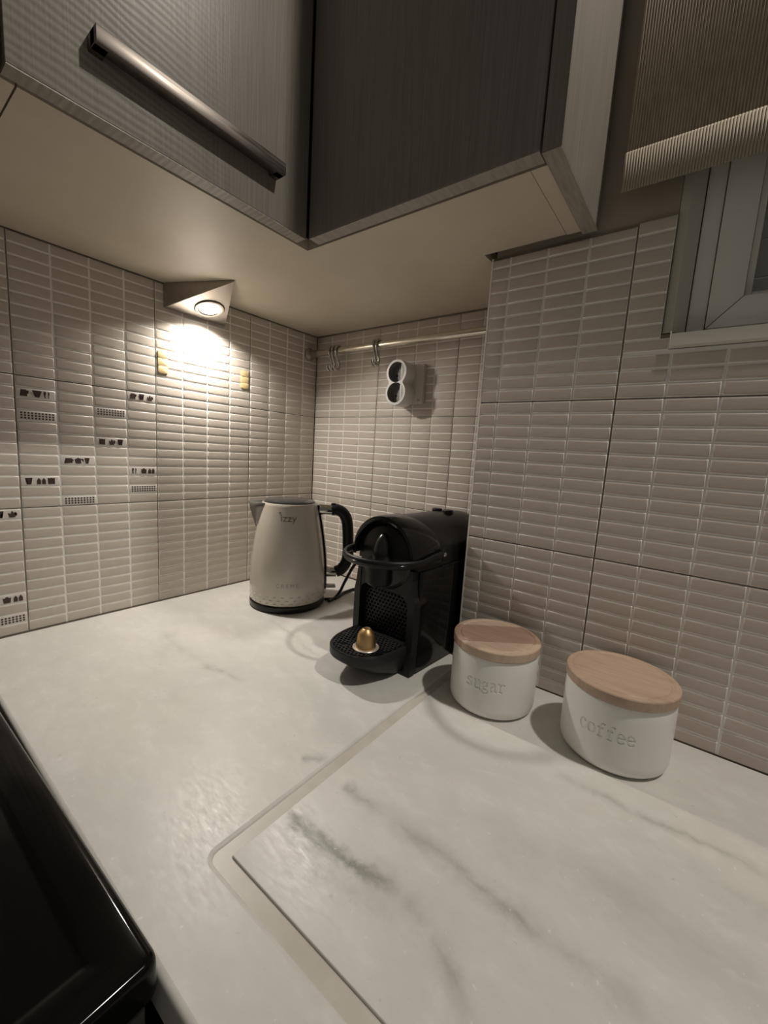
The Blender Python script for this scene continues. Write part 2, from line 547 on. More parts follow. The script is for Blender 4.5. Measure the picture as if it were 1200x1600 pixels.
# the projecting wall has the window opening cut out of it
wr = empty('wall_right', (0, 0, 0))
tag(wr, kind='structure')
YB = PIL_Y + GRT
def wall_piece(x0, x1, z0, z1, m, y0=YB, name='wall_section'):
    return box(name, x0, x1, y0, 0.16, z0, z1, m, wr)
wall_piece(PIL_X, WIN_X, -0.9, 0.5985, M_GROUT)
wall_piece(WIN_X, 1.62, -0.9, SILL_Z, M_GROUT)
wall_piece(1.62, 1.9, -0.9, 0.5985, M_GROUT)
wall_piece(PIL_X + 0.004, WIN_X, 0.5985, 1.7, M_PAINT, PIL_Y + 0.004, 'painted_wall')
wall_piece(1.62, 1.9, 0.5985, 1.7, M_PAINT, PIL_Y + 0.004, 'painted_wall')
wall_piece(WIN_X, 1.62, 1.35, 1.7, M_PAINT, PIL_Y + 0.004, 'painted_wall')
box('edge_trim', PIL_X - 0.0015, PIL_X + 0.0005, PIL_Y, PIL_Y + 0.008, 0.0005, 0.5975, M_GROOVE, wr)
floor = tag(box('floor', -0.14, 4.2, -3.6, 0.16, -0.95, -0.9, m_paint('floor_tile', (0.32, 0.28, 0.23))), kind='structure')

# ------------------------------------------------------------------ wall tiles
def proj(p):
    v = p - CAM_LOC
    zc = v.dot(CF)
    if zc < 0.02:
        return None
    return (600 + FPX * v.dot(CR) / zc, 800 + FPX * v.dot(CD) / zc)
def bar_quad_area(pt, u0, u1, z0, z1):
    q = [proj(pt(u, z)) for u, z in ((u0, z0), (u1, z0), (u1, z1), (u0, z1))]
    if any(a is None for a in q):
        return 0
    cx = sum(a[0] for a in q) / 4
    cy = sum(a[1] for a in q) / 4
    if not (-40 < cx < 1240 and -30 < cy < 1630):
        return 0
    s = 0
    for i in range(4):
        a, b = q[i], q[(i + 1) % 4]
        s += a[0] * b[1] - b[0] * a[1]
    return abs(s) / 2
bar_cache = {}
def bar_mesh(w, h, m):
    """one moulded bar: flat back, rounded shoulder, flat face (face at local y = 0, facing -y)"""
    key = (round(w, 4), round(h, 4), m.name)
    if key in bar_cache:
        return bar_cache[key]
    bm = bmesh.new()
    loops = []
    for inset, d in ((0.0, SLAB + 0.0004), (0.0, SLAB - 0.0001), (0.0007, 0.0005), (0.0016, 0.00012), (0.0026, 0.0)):
        x, z = w / 2 - inset, h / 2 - inset
        loops.append([Vector((sx * x, d, sz * z)) for sx, sz in ((-1, -1), (1, -1), (1, 1), (-1, 1))])
    R = [[bm.verts.new(p) for p in lp] for lp in loops]
    for i, (a, b) in enumerate(zip(R, R[1:])):
        for k in range(4):
            f = bm.faces.new((a[k], a[(k + 1) % 4], b[(k + 1) % 4], b[k]))
            f.material_index = 1 if i < 2 else 0
    bm.faces.new(R[-1])
    bmesh.ops.recalc_face_normals(bm, faces=bm.faces[:])
    me = bpy.data.meshes.new('tile_bar')
    bm.to_mesh(me)
    bm.free()
    # outward normals: the open back is behind, so check the face polygon
    if me.polygons[len(me.polygons) - 1].normal.y > 0:
        me.flip_normals()
    me.shade_smooth()
    me.set_sharp_from_angle(angle=math.radians(50))
    me.materials.append(m)
    me.materials.append(M_GROOVE)
    bar_cache[key] = me
    return me

# pictogram outlines, in units of the bar height (x 0..~1, z 0..1)
def ICON(name):
    if name == 'cup':
        return [[(0.1, 0.95), (0.75, 0.95), (0.7, 0.15), (0.85, 0.0), (0.0, 0.0), (0.15, 0.15)], [(0.78, 0.85), (1.05, 0.85), (1.0, 0.4), (0.75, 0.3), (0.76, 0.42), (0.9, 0.5), (0.93, 0.72), (0.78, 0.72)]]
    if name == 'bowl':
        return [[(0.0, 1.0), (1.2, 1.0), (1.05, 0.65), (0.75, 0.5), (0.68, 0.2), (0.85, 0.0), (0.35, 0.0), (0.52, 0.2), (0.45, 0.5), (0.15, 0.65)]]
    if name == 'cutlery':
        return [[(0.05, 1.0), (0.3, 1.0), (0.35, 0.65), (0.24, 0.5), (0.27, 0.0), (0.12, 0.0), (0.14, 0.5), (0.0, 0.65)], [(0.55, 1.0), (0.7, 0.95), (0.78, 0.6), (0.68, 0.45), (0.68, 0.0), (0.56, 0.0)]]
    if name == 'cocktail':
        return [[(0.0, 1.0), (0.9, 1.0), (0.52, 0.5), (0.5, 0.12), (0.72, 0.0), (0.18, 0.0), (0.4, 0.12), (0.38, 0.5)]]
    if name == 'jars':
        return [[(0.0, 0.0), (0.0, 0.6), (0.12, 0.8), (0.25, 1.0), (0.38, 0.8), (0.5, 0.6), (0.5, 0.0)], [(0.62, 0.0), (0.62, 0.6), (0.74, 0.8), (0.87, 1.0), (1.0, 0.8), (1.12, 0.6), (1.12, 0.0)]]
    if name == 'pitcher':
        return [[(0.0, 1.0), (0.25, 0.9), (0.45, 1.0), (0.65, 0.9), (0.9, 1.0), (0.72, 0.6), (0.9, 0.0), (0.05, 0.0), (0.25, 0.5)]]
    if name == 'teapot':
        return [[(0.15, 0.0), (0.0, 0.65), (0.12, 0.7), (0.25, 0.5), (0.4, 0.85), (0.5, 1.0), (0.6, 0.85), (0.75, 0.5), (0.85, 0.0)], [(0.72, 0.8), (1.0, 0.75), (1.08, 0.4), (0.9, 0.15), (0.84, 0.22), (0.97, 0.42), (0.92, 0.65), (0.72, 0.7)]]
    if name == 'saucer':
        return [[(0.2, 0.85), (1.05, 0.85), (1.0, 0.25), (1.15, 0.1), (0.0, 0.0), (0.3, 0.2)], [(1.05, 0.75), (1.3, 0.65), (1.25, 0.4), (1.03, 0.38), (1.03, 0.47), (1.18, 0.5), (1.2, 0.6), (1.05, 0.65)]]
    if name == 'pot':
        return [[(0.1, 0.85), (0.3, 0.75), (0.5, 0.98), (0.7, 0.98), (0.9, 0.75), (1.1, 0.85), (1.0, 0.0), (0.2, 0.0)]]
    if name == 'kettle':
        return [[(0.0, 0.7), (0.2, 0.75), (0.4, 0.85), (0.5, 1.0), (0.6, 0.85), (0.9, 0.8), (0.9, 0.0), (0.15, 0.0), (0.15, 0.55)], [(0.92, 0.8), (1.25, 0.75), (1.25, 0.3), (1.16, 0.3), (1.16, 0.65), (0.92, 0.7)]]
    if name == 'glass':
        return [[(0.0, 0.95), (0.75, 0.95), (0.55, 0.0), (0.2, 0.0)]]
    return []
# decor tile: (column from the left as seen, row from the top) -> pictograms
DECOR = {(0, 2): ('cup', 'bowl', 'cutlery'), (0, 4): 'dots', (0, 10): ('cocktail', 'jars', 'pitcher'),
         (1, 8): ('saucer', 'kettle', 'glass'), (1, 12): 'dots', (2, 3): 'dots', (2, 6): ('pitcher', 'teapot', 'cocktail'),
         (3, 1): ('cup', 'cocktail', 'teapot'), (3, 9): ('cutlery', 'pot', 'jars'), (3, 11): 'dots'}
def print_mesh(spec):
    """flat print in bar coordinates: local x along the bar as read, z up"""
    bm = bmesh.new()
    h = 0.0100
    z0 = -h / 2
    if spec == 'dots':
        for i in range(10):
            for j in range(3):
                cx, cz = (i - 4.5) * 0.0043, (j - 1) * 0.0038
                a = [bm.verts.new((cx + 0.00155 * math.cos(t), 0, cz + 0.00145 * math.sin(t))) for t in [2 * PI * k / 7 for k in range(7)]]
                bm.faces.new(a)
    else:
        xs = (-0.0195, -0.0052, 0.0085)
        for ic, x0 in zip(spec, xs):
            for poly in ICON(ic):
                bm.faces.new([bm.verts.new((x0 + a * h, 0, z0 + b * h)) for a, b in poly])
    bmesh.ops.triangulate(bm, faces=bm.faces[:])
    for f in bm.faces:
        if f.normal.y > 0:
            f.normal_flip()
    me = bpy.data.meshes.new('pictogram_print')
    bm.to_mesh(me)
    bm.free()
    me.materials.append(M_PRINT)
    return me
print_cache = {}

def build_wall(wall, rz, pt, u_read, tiles, clip):
    """tiles: list of (u0, z0) lower corner of each 20 cm tile with u the running coordinate;
    pt(u, z) -> world point on the bar face; u_read = +1 if u grows to the right as read; clip(u0,u1,z0,z1) -> list of rects"""
    jobs = []
    for ti, (tu, tz, decor) in enumerate(tiles):
        par = None
        body = []
        lo_ = 0.0003 if 0 < tu < 0.006 else tu + 0.0010
        for r in range(12 if wall is wr else 1):
            n_ = 12 if wall is wr else 1
            h_ = TH / n_
            body += clip(lo_, tu + TW - 0.0010, tz + r * h_ + (0.0010 if r == 0 else 0), tz + (r + 1) * h_ - (0.0010 if r == n_ - 1 else 0))
        if not body:
            continue
        bm = bmesh.new()
        for (a0, a1, b0, b1) in body:
            w, h = a1 - a0, b1 - b0
            if w < 0.002 or h < 0.002:
                continue
            c = pt((a0 + a1) / 2, (b0 + b1) / 2)
            t = bmesh.new()
            a_box(t, -w / 2, w / 2, SLAB, GRT + 0.001, -h / 2, h / 2)
            me = bpy.data.meshes.new('t')
            t.to_mesh(me)
            t.free()
            n0 = len(bm.verts)
            bm.from_mesh(me)
            bm.verts.ensure_lookup_table()
            R = Matrix.Rotation(rz, 3, 'Z')
            for v in bm.verts[n0:]:
                v.co = c + R @ v.co
            bpy.data.meshes.remove(me)
        tile = finish('wall_tile', bm, M_GROOVE, wall)
        for col in range(4):
            for row in range(12):
                u0 = tu + col * QC + 0.0009 if not (col == 0 and 0 < tu < 0.006) else 0.0006
                u1 = tu + (col + 1) * QC - 0.0009
                z1 = tz + TH - row * QR - 0.0008
                z0 = tz + TH - (row + 1) * QR + 0.0008
                cr = col if u_read > 0 else 3 - col
                dec = DECOR.get((cr, row + 1)) if decor else None
                for (a0, a1, b0, b1) in clip(u0, u1, z0, z1):
                    if a1 - a0 < 0.004 or b1 - b0 < 0.003:
                        continue
                    jobs.append((bar_quad_area(pt, a0, a1, b0, b1), tile, (a0, a1, b0, b1), dec))
    jobs.sort(key=lambda j: -j[0])
    R = Matrix.Rotation(rz, 4, 'Z')
    rest = bmesh.new()
    for k, (ar, tile, (a0, a1, b0, b1), dec) in enumerate(jobs):
        m = M_DECOR if dec else M_TILE
        me = bar_mesh(a1 - a0, b1 - b0, m)
        c = pt((a0 + a1) / 2, (b0 + b1) / 2)
        mw = Matrix.Translation(c) @ R @ Matrix.Rotation(random.uniform(-0.006, 0.006), 4, 'X') @ Matrix.Rotation(random.uniform(-0.004, 0.004), 4, 'Z')
        if k < 300 and ar > 0:
            o = bpy.data.objects.new('tile_bar', me)
            C.objects.link(o)
            o.parent = tile
            o.matrix_world = mw
            if dec:
                if dec not in print_cache:
                    print_cache[dec] = print_mesh(dec)
                q = bpy.data.objects.new('pictogram_print', print_cache[dec])
                C.objects.link(q)
                q.parent = tile
                q.matrix_world = Matrix.Translation(c) @ R @ Matrix.Translation((0, -0.0006, 0))
                q['label'] = 'three rows of brown dots' if dec == 'dots' else 'brown kitchenware pictograms'
        else:
            n0 = len(rest.verts)
            rest.from_mesh(me)
            rest.verts.ensure_lookup_table()
            for v in rest.verts[n0:]:
                v.co = mw @ v.co
    if len(rest.verts):
        me = bpy.data.meshes.new('distant_tile_bars')
        rest.to_mesh(me)
        rest.free()
        me.shade_smooth()
        me.set_sharp_from_angle(angle=math.radians(50))
        me.materials.append(M_TILE)
        me.materials.append(M_GROOVE)
        o = link('distant_tile_bars', me, None, wall)
        o['kind'] = 'stuff'

def rect_clip(U0, U1, Z0, Z1):
    def f(u0, u1, z0, z1):
        a0, a1, b0, b1 = max(u0, U0), min(u1, U1), max(z0, Z0), min(z1, Z1)
        return [(a0, a1, b0, b1)] if a1 - a0 > 0.001 and b1 - b0 > 0.001 else []
    return f
# left wall: u = -y, faces +x, read from the room: u grows to the LEFT
tl = [(C0 + j * TW, k * TH, (j == 1 and k == 1) or (j == 2 and k == 0)) for j in (-1, 0, 1, 2) for k in range(3)]
build_wall(wall_left, PI / 2, lambda u, z: Vector((0.0, -u, z)), -1, tl, rect_clip(0.0003, 0.80, 0.001, ZC - 0.002))
# back wall: u = x, faces -y
tb = [(B0 + j * TW, k * TH, False) for j in (-2, -1, 0, 1) for k in range(3)]
build_wall(wall_back, 0.0, lambda u, z: Vector((u, 0.0, z)), 1, tb, rect_clip(0.0005, PIL_X - 0.001, 0.001, ZC - 0.002))
# projecting wall with the window cut-out
def pil_clip(u0, u1, z0, z1):
    u0 = max(u0, PIL_X)
    z0 = max(z0, 0.001)
    z1 = min(z1, 0.598 if u0 > 0.69 else 0.5950)
    if u1 - u0 < 0.001 or z1 - z0 < 0.001:
        return []
    out = []
    # zones: left of the opening / under the sill / strip beside the sill
    if z0 < SILL_Z:
        out.append((u0, u1, z0, min(z1, SILL_Z - 0.0008)))
    if z1 > SILL_Z:
        lo, hi = max(z0, SILL_Z - 0.0008), z1
        xm = WIN_X if lo > WIN_Z - 0.012 else SILL_X - 0.0015
        if u0 < xm:
            if out and out[-1][0] == u0 and u1 <= xm:
                out[-1] = (u0, u1, z0, z1)
            else:
                out.append((u0, min(u1, xm), lo, hi))
    return [r for r in out if r[1] - r[0] > 0.002 and r[3] - r[2] > 0.002]
tp = [(P0 + j * TW, k * TH, False) for j in (-1, 0, 1) for k in range(3)]
build_wall(wr, 0.0, lambda u, z: Vector((u, PIL_Y, z)), 1, tp, pil_clip)

# ------------------------------------------------------------------ window
win = tag(empty('window_1', (WIN_X, PIL_Y, WIN_Z)), kind='structure')
win_inv = Matrix.Translation((-WIN_X, -PIL_Y, -WIN_Z))
def wpart(o):
    o.matrix_parent_inverse = win_inv
    return o
YF = PIL_Y + 0.010
# rounded plaster reveal: a quarter-round bead running up the left side
pts = [(WIN_X - 0.0005, YF + 0.02), (WIN_X - 0.0005, PIL_Y + 0.005)]
for k in range(7):
    a = PI - (PI / 2) * k / 6
    pts.append((WIN_X + 0.010 + 0.010 * math.cos(a), PIL_Y + 0.0055 - 0.0035 * math.sin(a)))
pts += [(WIN_X + 0.0215, YF), (WIN_X + 0.0215, YF + 0.02)]
wpart(prism('reveal_bead', pts, 'z', WIN_Z, 1.35, M_REVEAL, win))
FX = 0.7870
wpart(box('fixed_frame', FX, 0.8035, YF + 0.002, YF + 0.06, WIN_Z, 1.35, M_PVC, win, 0.0015))
SX0, SX1, SZ0, SZ1 = 0.8043, 0.8335, 0.4745, 0.5045
# sash stile and rail mitred at the corner
wpart(prism('sash_stile', [(SX0, SZ0), (SX1 - 0.0003, SZ1 + 0.0003), (SX1 - 0.0003, 1.30), (SX0, 1.30)], 'y', YF - 0.001, YF + 0.05, M_PVC, win, 0.001))
wpart(prism('sash_rail', [(SX0 + 0.0006, SZ0 - 0.0004), (1.58, SZ0 - 0.0004), (1.58, SZ1), (SX1 + 0.0003, SZ1)], 'y', YF - 0.001, YF + 0.05, M_PVC, win, 0.001))
wpart(box('glazing_bead', SX1, SX1 + 0.006, YF + 0.010, YF + 0.03, SZ1, 1.30, M_PVC, win, 0.001))
wpart(box('glazing_bead', SX1 + 0.006, 1.58, YF + 0.010, YF + 0.03, SZ1, SZ1 + 0.006, M_PVC, win, 0.001))
wpart(box('pane', SX1 + 0.002, 1.58, YF + 0.022, YF + 0.026, SZ1 + 0.002, 1.30, M_GLASS, win))
for k in range(20):
    wpart(box('shutter_slat', SX1 - 0.01, 1.60, YF + 0.040, YF + 0.046, SZ1 - 0.01 + 0.040 * k, SZ1 + 0.029 + 0.040 * k, M_SHUTTER, win, 0.002))
wpart(box('frame_head', FX, 1.62, YF + 0.002, YF + 0.06, 1.301, 1.35, M_PVC, win, 0.0015))
# sill
sill = prism('window_sill', [(PIL_Y - 0.004, SILL_Z + 0.002), (PIL_Y - 0.002, SILL_Z), (YF + 0.06, SILL_Z), (YF + 0.06, WIN_Z - 0.0012), (PIL_Y + 0.002, WIN_Z - 0.0012), (PIL_Y - 0.003, WIN_Z - 0.003)], 'x', SILL_X, 1.62, M_SILL, win)
wpart(sill)
wpart(box('sill_end_seal', SILL_X - 0.0013, SILL_X, PIL_Y - 0.003, PIL_Y + 0.004, SILL_Z, WIN_Z, M_GROOVE, win))
wpart(box('sill_bed', WIN_X, SILL_X - 0.0013, PIL_Y + 0.004, YF + 0.06, SILL_Z, WIN_Z - 0.0012, M_GROUT, win))

# ------------------------------------------------------------------ worktop
wt = empty('marble_worktop', (0.3, -0.35, 0))
tag(wt, 'white grey-veined marble worktop filling the corner under the tiles', 'worktop')
wt_inv = Matrix.Translation((-0.3, 0.35, 0))
GX0, GX1, GY0, GY1 = 0.5605, 0.5725, -0.6135, -0.6015     # recessed joint between the two slabs
def slab(name, outline, z0, z1, bev):
    o = prism(name, outline, 'z', z0, z1, M_MARBLE, wt, bev, 3)
    o.matrix_parent_inverse = wt_inv
    return o
XE = 1.9
arc = [(GX0 + 0.008 - 0.008 * math.cos(a), GY0 + 0.008 - 0.008 * math.sin(a)) for a in [PI / 2 * k / 4 for k in range(5)]]
main = [(0.0, -0.672), (XE, -0.672), (XE, GY0)] + arc[::-1] + [(GX0, 0.0), (0.0, 0.0)]
main_o = slab('worktop_slab', main, -0.032, 0.0, 0.0)
b_ = main_o.modifiers.new('edge', 'BEVEL')
b_.width = 0.0045; b_.segments = 3; b_.limit_method = 'ANGLE'; b_.angle_limit = math.radians(60)
slab('joined_slab', [(GX1, GY1), (XE, GY1), (XE, PIL_Y), (PIL_X + 0.001, PIL_Y), (PIL_X + 0.001, -0.0), (GX0 + 0.0005, 0.0), (GX0 + 0.0005, PIL_Y - 0.012), (GX1, PIL_Y - 0.012)] if False else
     [(GX1, GY1), (XE, GY1), (XE, PIL_Y), (GX1, PIL_Y)], -0.032, 0.0, 0.0008)
jo = prism('stone_joint', [(GX0 - 0.001, GY0 - 0.001), (XE, GY0 - 0.001), (XE, GY1 + 0.001), (GX1 + 0.001, GY1 + 0.001), (GX1 + 0.001, PIL_Y), (GX0 - 0.001, PIL_Y)], 'z', -0.02, -0.0022, M_JOINT, wt)
jo.matrix_parent_inverse = wt_inv

# ------------------------------------------------------------------ wall cabinets
ZTOP = 1.30
cc = empty('corner_wall_cabinet', (0.3, -0.3, ZC))
tag(cc, 'grey wood corner wall cabinet with cream underside above the kettle', 'cabinet')
cc_inv = Matrix.Translation((-0.3, 0.3, -ZC))
def cpart(o):
    o.matrix_parent_inverse = cc_inv
    return o
DX = 0.350           # front face of the left door
DY = -0.352          # front face of the right door
Lout = [(0.0, -0.652), (DX - 0.0215, -0.652), (DX - 0.0215, DY + 0.0215), (0.650, DY + 0.0215), (0.650, -0.1940), (0.5415, -0.1940), (0.5415, -0.002), (0.0, -0.002)]
cpart(prism('base_panel', Lout, 'z', ZC, ZC + 0.016, M_UNDER, cc))
Lin = [(0.002, -0.650), (DX - 0.0225, -0.650), (DX - 0.0225, DY + 0.0225), (0.649, DY + 0.0225), (0.649, -0.1745), (0.5405, -0.1745), (0.5405, -0.003), (0.002, -0.003)]
cpart(prism('carcass', Lin, 'z', ZC + 0.0165, ZTOP, M_GAPSHADE, cc))
cpart(box('raw_edge', 0.5415, 0.650, -0.1946, -0.1936, ZC + 0.0005, ZC + 0.0155, M_RAW, cc))
cpart(box('carcass_side', 0.6506, 0.6665, DY + 0.0215, -0.1925, ZC, ZTOP, M_UNDER, cc))
cpart(box('end_panel', 0.6675, 0.6855, DY, -0.1885, ZC - 0.0015, ZTOP, M_WOOD, cc, 0.0008))
cpart(box('end_panel_edge', 0.6678, 0.6852, DY + 0.0003, -0.1888, ZC - 0.0021, ZC - 0.0016, M_EDGE_X, cc))
# left door, with its own edge band under it
YL, YR = -0.6635, -0.3526
d1 = cpart(box('door', DX - 0.019, DX, YL, YR, ZC + 0.0018, ZTOP, M_WOODF, cc, 0.0009))
d1['label'] = 'left door with rippled grain and bar handle'
def child(o, par):
    o.parent = par
    o.matrix_parent_inverse = Matrix.Identity(4)
    o.matrix_world = Matrix.Identity(4)
    return o
eb = box('edge_band', DX - 0.0186, DX - 0.0006, YL + 0.0005, YR - 0.0005, ZC + 0.0008, ZC + 0.0017, M_EDGE_Y)
eb.parent = d1
# bar handle
HX = DX + 0.0195
hb = bmesh.new()
a_box(hb, HX - 0.0135, HX, -0.607, -0.405, 0.6480, 0.6610, 0.0006)
for ya, yb in ((-0.607, -0.596), (-0.416, -0.405)):
    a_box(hb, DX, HX - 0.004, ya, yb, 0.6480, 0.6610, 0.0005)
hd = finish('handle', hb, M_HANDLE, None, True)
hd.parent = d1
hd['label'] = 'brushed metal bar handle'
# right door
d2 = cpart(box('door', DX + 0.004, 0.6655, DY, DY + 0.019, ZC + 0.0018, ZTOP, M_WOOD, cc, 0.0009))
d2['label'] = 'plain right door without handle'
eb2 = box('edge_band', DX + 0.0045, 0.6650, DY + 0.0006, DY + 0.0186, ZC + 0.0008, ZC + 0.0017, M_EDGE_X)
eb2.parent = d2
# neighbour unit, only its edge shows at the left border
nc = empty('wall_cabinet', (0.17, -0.9, ZC))
tag(nc, 'grey wood wall cabinet at the left border beside the corner cabinet', 'cabinet')
n_inv = Matrix.Translation((-0.17, 0.9, -ZC))
for o in (box('base_panel', 0.0, DX - 0.0215, -1.25, -0.6535, ZC, ZC + 0.016, M_UNDER, nc),
          box('carcass', 0.002, DX - 0.0225, -1.248, -0.6545, ZC + 0.0165, ZTOP, M_GAPSHADE, nc),
          box('door', DX - 0.019, DX, -1.25, -0.6670, ZC + 0.0018, ZTOP, M_WOOD, nc, 0.0009)):
    o.matrix_parent_inverse = n_inv

# ------------------------------------------------------------------ under-cabinet lamp
ul = empty('under_cabinet_lamp', (0, -0.322, ZC))
tag(ul, 'triangular brushed steel lamp shining under the cabinet at the left wall', 'lamp')
ya, yb, ax_, ay_ = -0.3835, -0.2595, 0.134, -0.3235
zb = 0.5575
bm = bmesh.new()
y0_ = -0.322
V = [bm.verts.new(p) for p in [(0.001, ya - y0_, -0.0003), (0.001, yb - y0_, -0.0003), (ax_, ay_ - y0_, -0.0003),
                               (0.001, ya - y0_, zb - ZC), (0.001, yb - y0_, zb - ZC), (ax_, ay_ - y0_, -0.0022)]]
for f in ((0, 1, 2), (3, 5, 4), (0, 3, 4, 1), (0, 2, 5, 3), (1, 4, 5, 2)):
    bm.faces.new([V[k] for k in f])
bmesh.ops.recalc_face_normals(bm, faces=bm.faces[:])
bmesh.ops.bevel(bm, geom=bm.edges[:], offset=0.0007, segments=2, affect='EDGES')
finish('housing', bm, M_STEEL, ul, False)
slope = math.atan2((ZC - 0.0022) - zb, ax_)
lc = Vector((0.0405, -0.316 - y0_, 0))
lc.z = (zb - ZC) + math.tan(slope) * lc.x
lr = Matrix.Translation(lc) @ Matrix.Rotation(-slope, 4, 'Y')
def lamp_part(name, prof, m, n=48):
    o = lathe(name, prof, m, ul, n)
    o.matrix_local = lr
    return o
lamp_part('trim_ring', [(0.0188, 0.001), (0.0188, -0.0006), (0.0200, -0.0020), (0.0215, -0.0028), (0.0255, -0.0026), (0.0265, -0.0014), (0.0265, 0.001)], M_STEEL, 48)
lamp_part('ring_gap_shade', [(0.0268, 0.0004), (0.0268, -0.0004), (0.0277, -0.0004), (0.0277, 0.0004)], M_HOLE)  # thin black ring, painting the shade of a groove round the trim
lamp_part('lens', [(0.0186, 0.0005), (0.0186, -0.0010), (0.015, -0.0014), (0.0, -0.0016)], M_LENS)
nl = (lr.to_3x3() @ Vector((0, 0, -1)))
lw_ = Vector((0, y0_, ZC)) + lc
bulb = area('lamp_light', lw_ + nl * 0.0032, lw_ + nl * 1.0, 0.034, LAMP_W, (1.0, 0.94, 0.86), math.radians(150))

# ------------------------------------------------------------------ rail, hooks
rl = empty('hanging_rail', (0.275, -0.027, 0.552))
tag(rl, 'satin steel tube rail across the back wall above the double socket', 'rail')
def rloc(o):
    o.location = Vector(o.location)
    return o
RY, RZ = -0.027, 0.5520
def along_x(name, prof, m, par, org):
    o = lathe(name, prof, m, par, 24)
    o.matrix_local = Matrix.Rotation(PI / 2, 4, 'Y')
    return o
along_x('rail_tube', [(0.0074, -0.260), (0.0074, 0.2735)], M_RAIL, rl, None)
along_x('end_socket', [(0.0085, -0.2665), (0.0095, -0.262), (0.0095, -0.240), (0.0076, -0.2395)], M_RAILEND, rl, None)
along_x('wall_flange', [(0.0150, -0.2745), (0.0150, -0.2710), (0.0095, -0.268), (0.0075, -0.264)], M_RAILEND, rl, None)
def hook_pts():
    p = []
    R1, R2 = 0.0104, 0.0088
    for k in range(11):
        a = math.radians(200 - 200 * k / 10)            # over the rail, from the wall side to the room side
        p.append((0, -R1 * math.cos(a) * -1, R1 * math.sin(a)))
    p = []
    for k in range(13):
        a = math.radians(-25 + 205 * k / 12)
        p.append((0, R1 * math.cos(a), R1 * math.sin(a)))
    # now at the room side, go down to the lower bowl
    p += [(0, -0.0075, -0.009), (0, -0.002, -0.020), (0, 0.0022, -0.029)]
    zc = -0.0365
    for k in range(12):
        a = math.radians(12 - 200 * k / 11)
        p.append((0, -0.0062 + R2 * math.cos(a), zc + R2 * math.sin(a)))
    return p
hk = None
for i, (hx, tilt, yaw, lab) in enumerate([(0.0795, 0.02, 0.10, 'chrome S hook on the rail nearest the left wall'), (0.0905, -0.02, 0.04, 'chrome S hook in the middle of three on the rail'),
                               (0.1035, 0.03, -0.10, 'chrome S hook on the rail, rightmost of the three near the left wall'),
                               (0.2160, 0.02, 0.08, 'chrome S hook of the pair above the socket, left one'), (0.2255, -0.02, -0.06, 'chrome S hook of the pair above the socket, right one')]):
    if hk is None:
        bm = bmesh.new()
        a_tube(bm, hook_pts(), 0.0028, 10)
        o = finish('s_hook', bm, M_CHROME, None, True, 60)
        hk = o
    else:
        o = hk.copy()
        C.objects.link(o)
    o.location = (hx, RY, RZ)
    o.rotation_euler = (tilt, 0, yaw)
    tag(o, lab, 'hook', 'S hooks on the rail')

# ------------------------------------------------------------------ double socket
so = empty('wall_socket', (0.296, 0, 0.4675))
tag(so, 'ivory wall socket box under the rail on the back wall', 'socket')
pl = prism('cover_plate', rrect(-0.040, 0.040, -0.041, 0.041, 0.004), 'y', -0.011, 0.004, M_PLATE, so, 0.0015)
sc_ = lathe('screw', [(0.0028, -0.0005), (0.0028, 0.0006), (0.002, 0.0011), (0, 0.0012)], M_CHROME, pl, 12)
sc_.matrix_local = Matrix.Translation((0.031, -0.0112, -0.034)) @ Matrix.Rotation(PI / 2, 4, 'X')
ad = empty('double_adapter', (0.291, -0.011, 0.466))
tag(ad, 'white double plug adapter with two grey round sockets, plugged in the wall socket', 'adapter')
R8, H8 = 0.0262, 0.0208
def fig8(r, h, n=20):
    a0 = math.acos(min(1, h / r)) + 0.12
    up = [(r * math.sin(a), h + r * math.cos(a)) for a in [(-(PI - a0)) + 2 * (PI - a0) * k / n for k in range(n + 1)]]
    dn = [(-x, -z) for x, z in up]
    return up + dn
depth = 0.0355
# shell: outer figure of eight with two round wells
def well(bm, cz, r_in, d):
    n = 28
    a = [bm.verts.new((r_in * math.cos(2 * PI * k / n), -depth - 0.0004, cz + r_in * math.sin(2 * PI * k / n))) for k in range(n)]
    return a
o8 = prism('adapter_body', fig8(R8, H8), 'y', -depth + 0.0165, -0.0002, M_WHITE, ad)
bm = bmesh.new()
n = 32
for sgn in (1, -1):
    cz = sgn * H8
    # ring wall (well) and its front rim
    rim = []
    for (r, y) in ((0.0200, -depth + 0.0165), (0.0200, -depth + 0.001), (0.0208, -depth)):
        rim.append([bm.verts.new((r * math.cos(2 * PI * k / n), y, cz + r * math.sin(2 * PI * k / n))) for k in range(n)])
    for a, b in zip(rim, rim[1:]):
        for k in range(n):
            bm.faces.new((a[k], a[(k + 1) % n], b[(k + 1) % n], b[k]))
finish('socket_well', bm, M_GREYSOCK, ad, True)
bm = bmesh.new()
out = fig8(R8, H8)
a = [bm.verts.new((x, -depth + 0.017, z)) for x, z in out]
b = [bm.verts.new((x, -depth + 0.0010, z)) for x, z in out]
c = [bm.verts.new((x * 0.97, -depth, z * 0.985)) for x, z in out]
N = len(out)
for p, q in ((a, b), (b, c)):
    for k in range(N):
        bm.faces.new((p[k], p[(k + 1) % N], q[(k + 1) % N], q[k]))
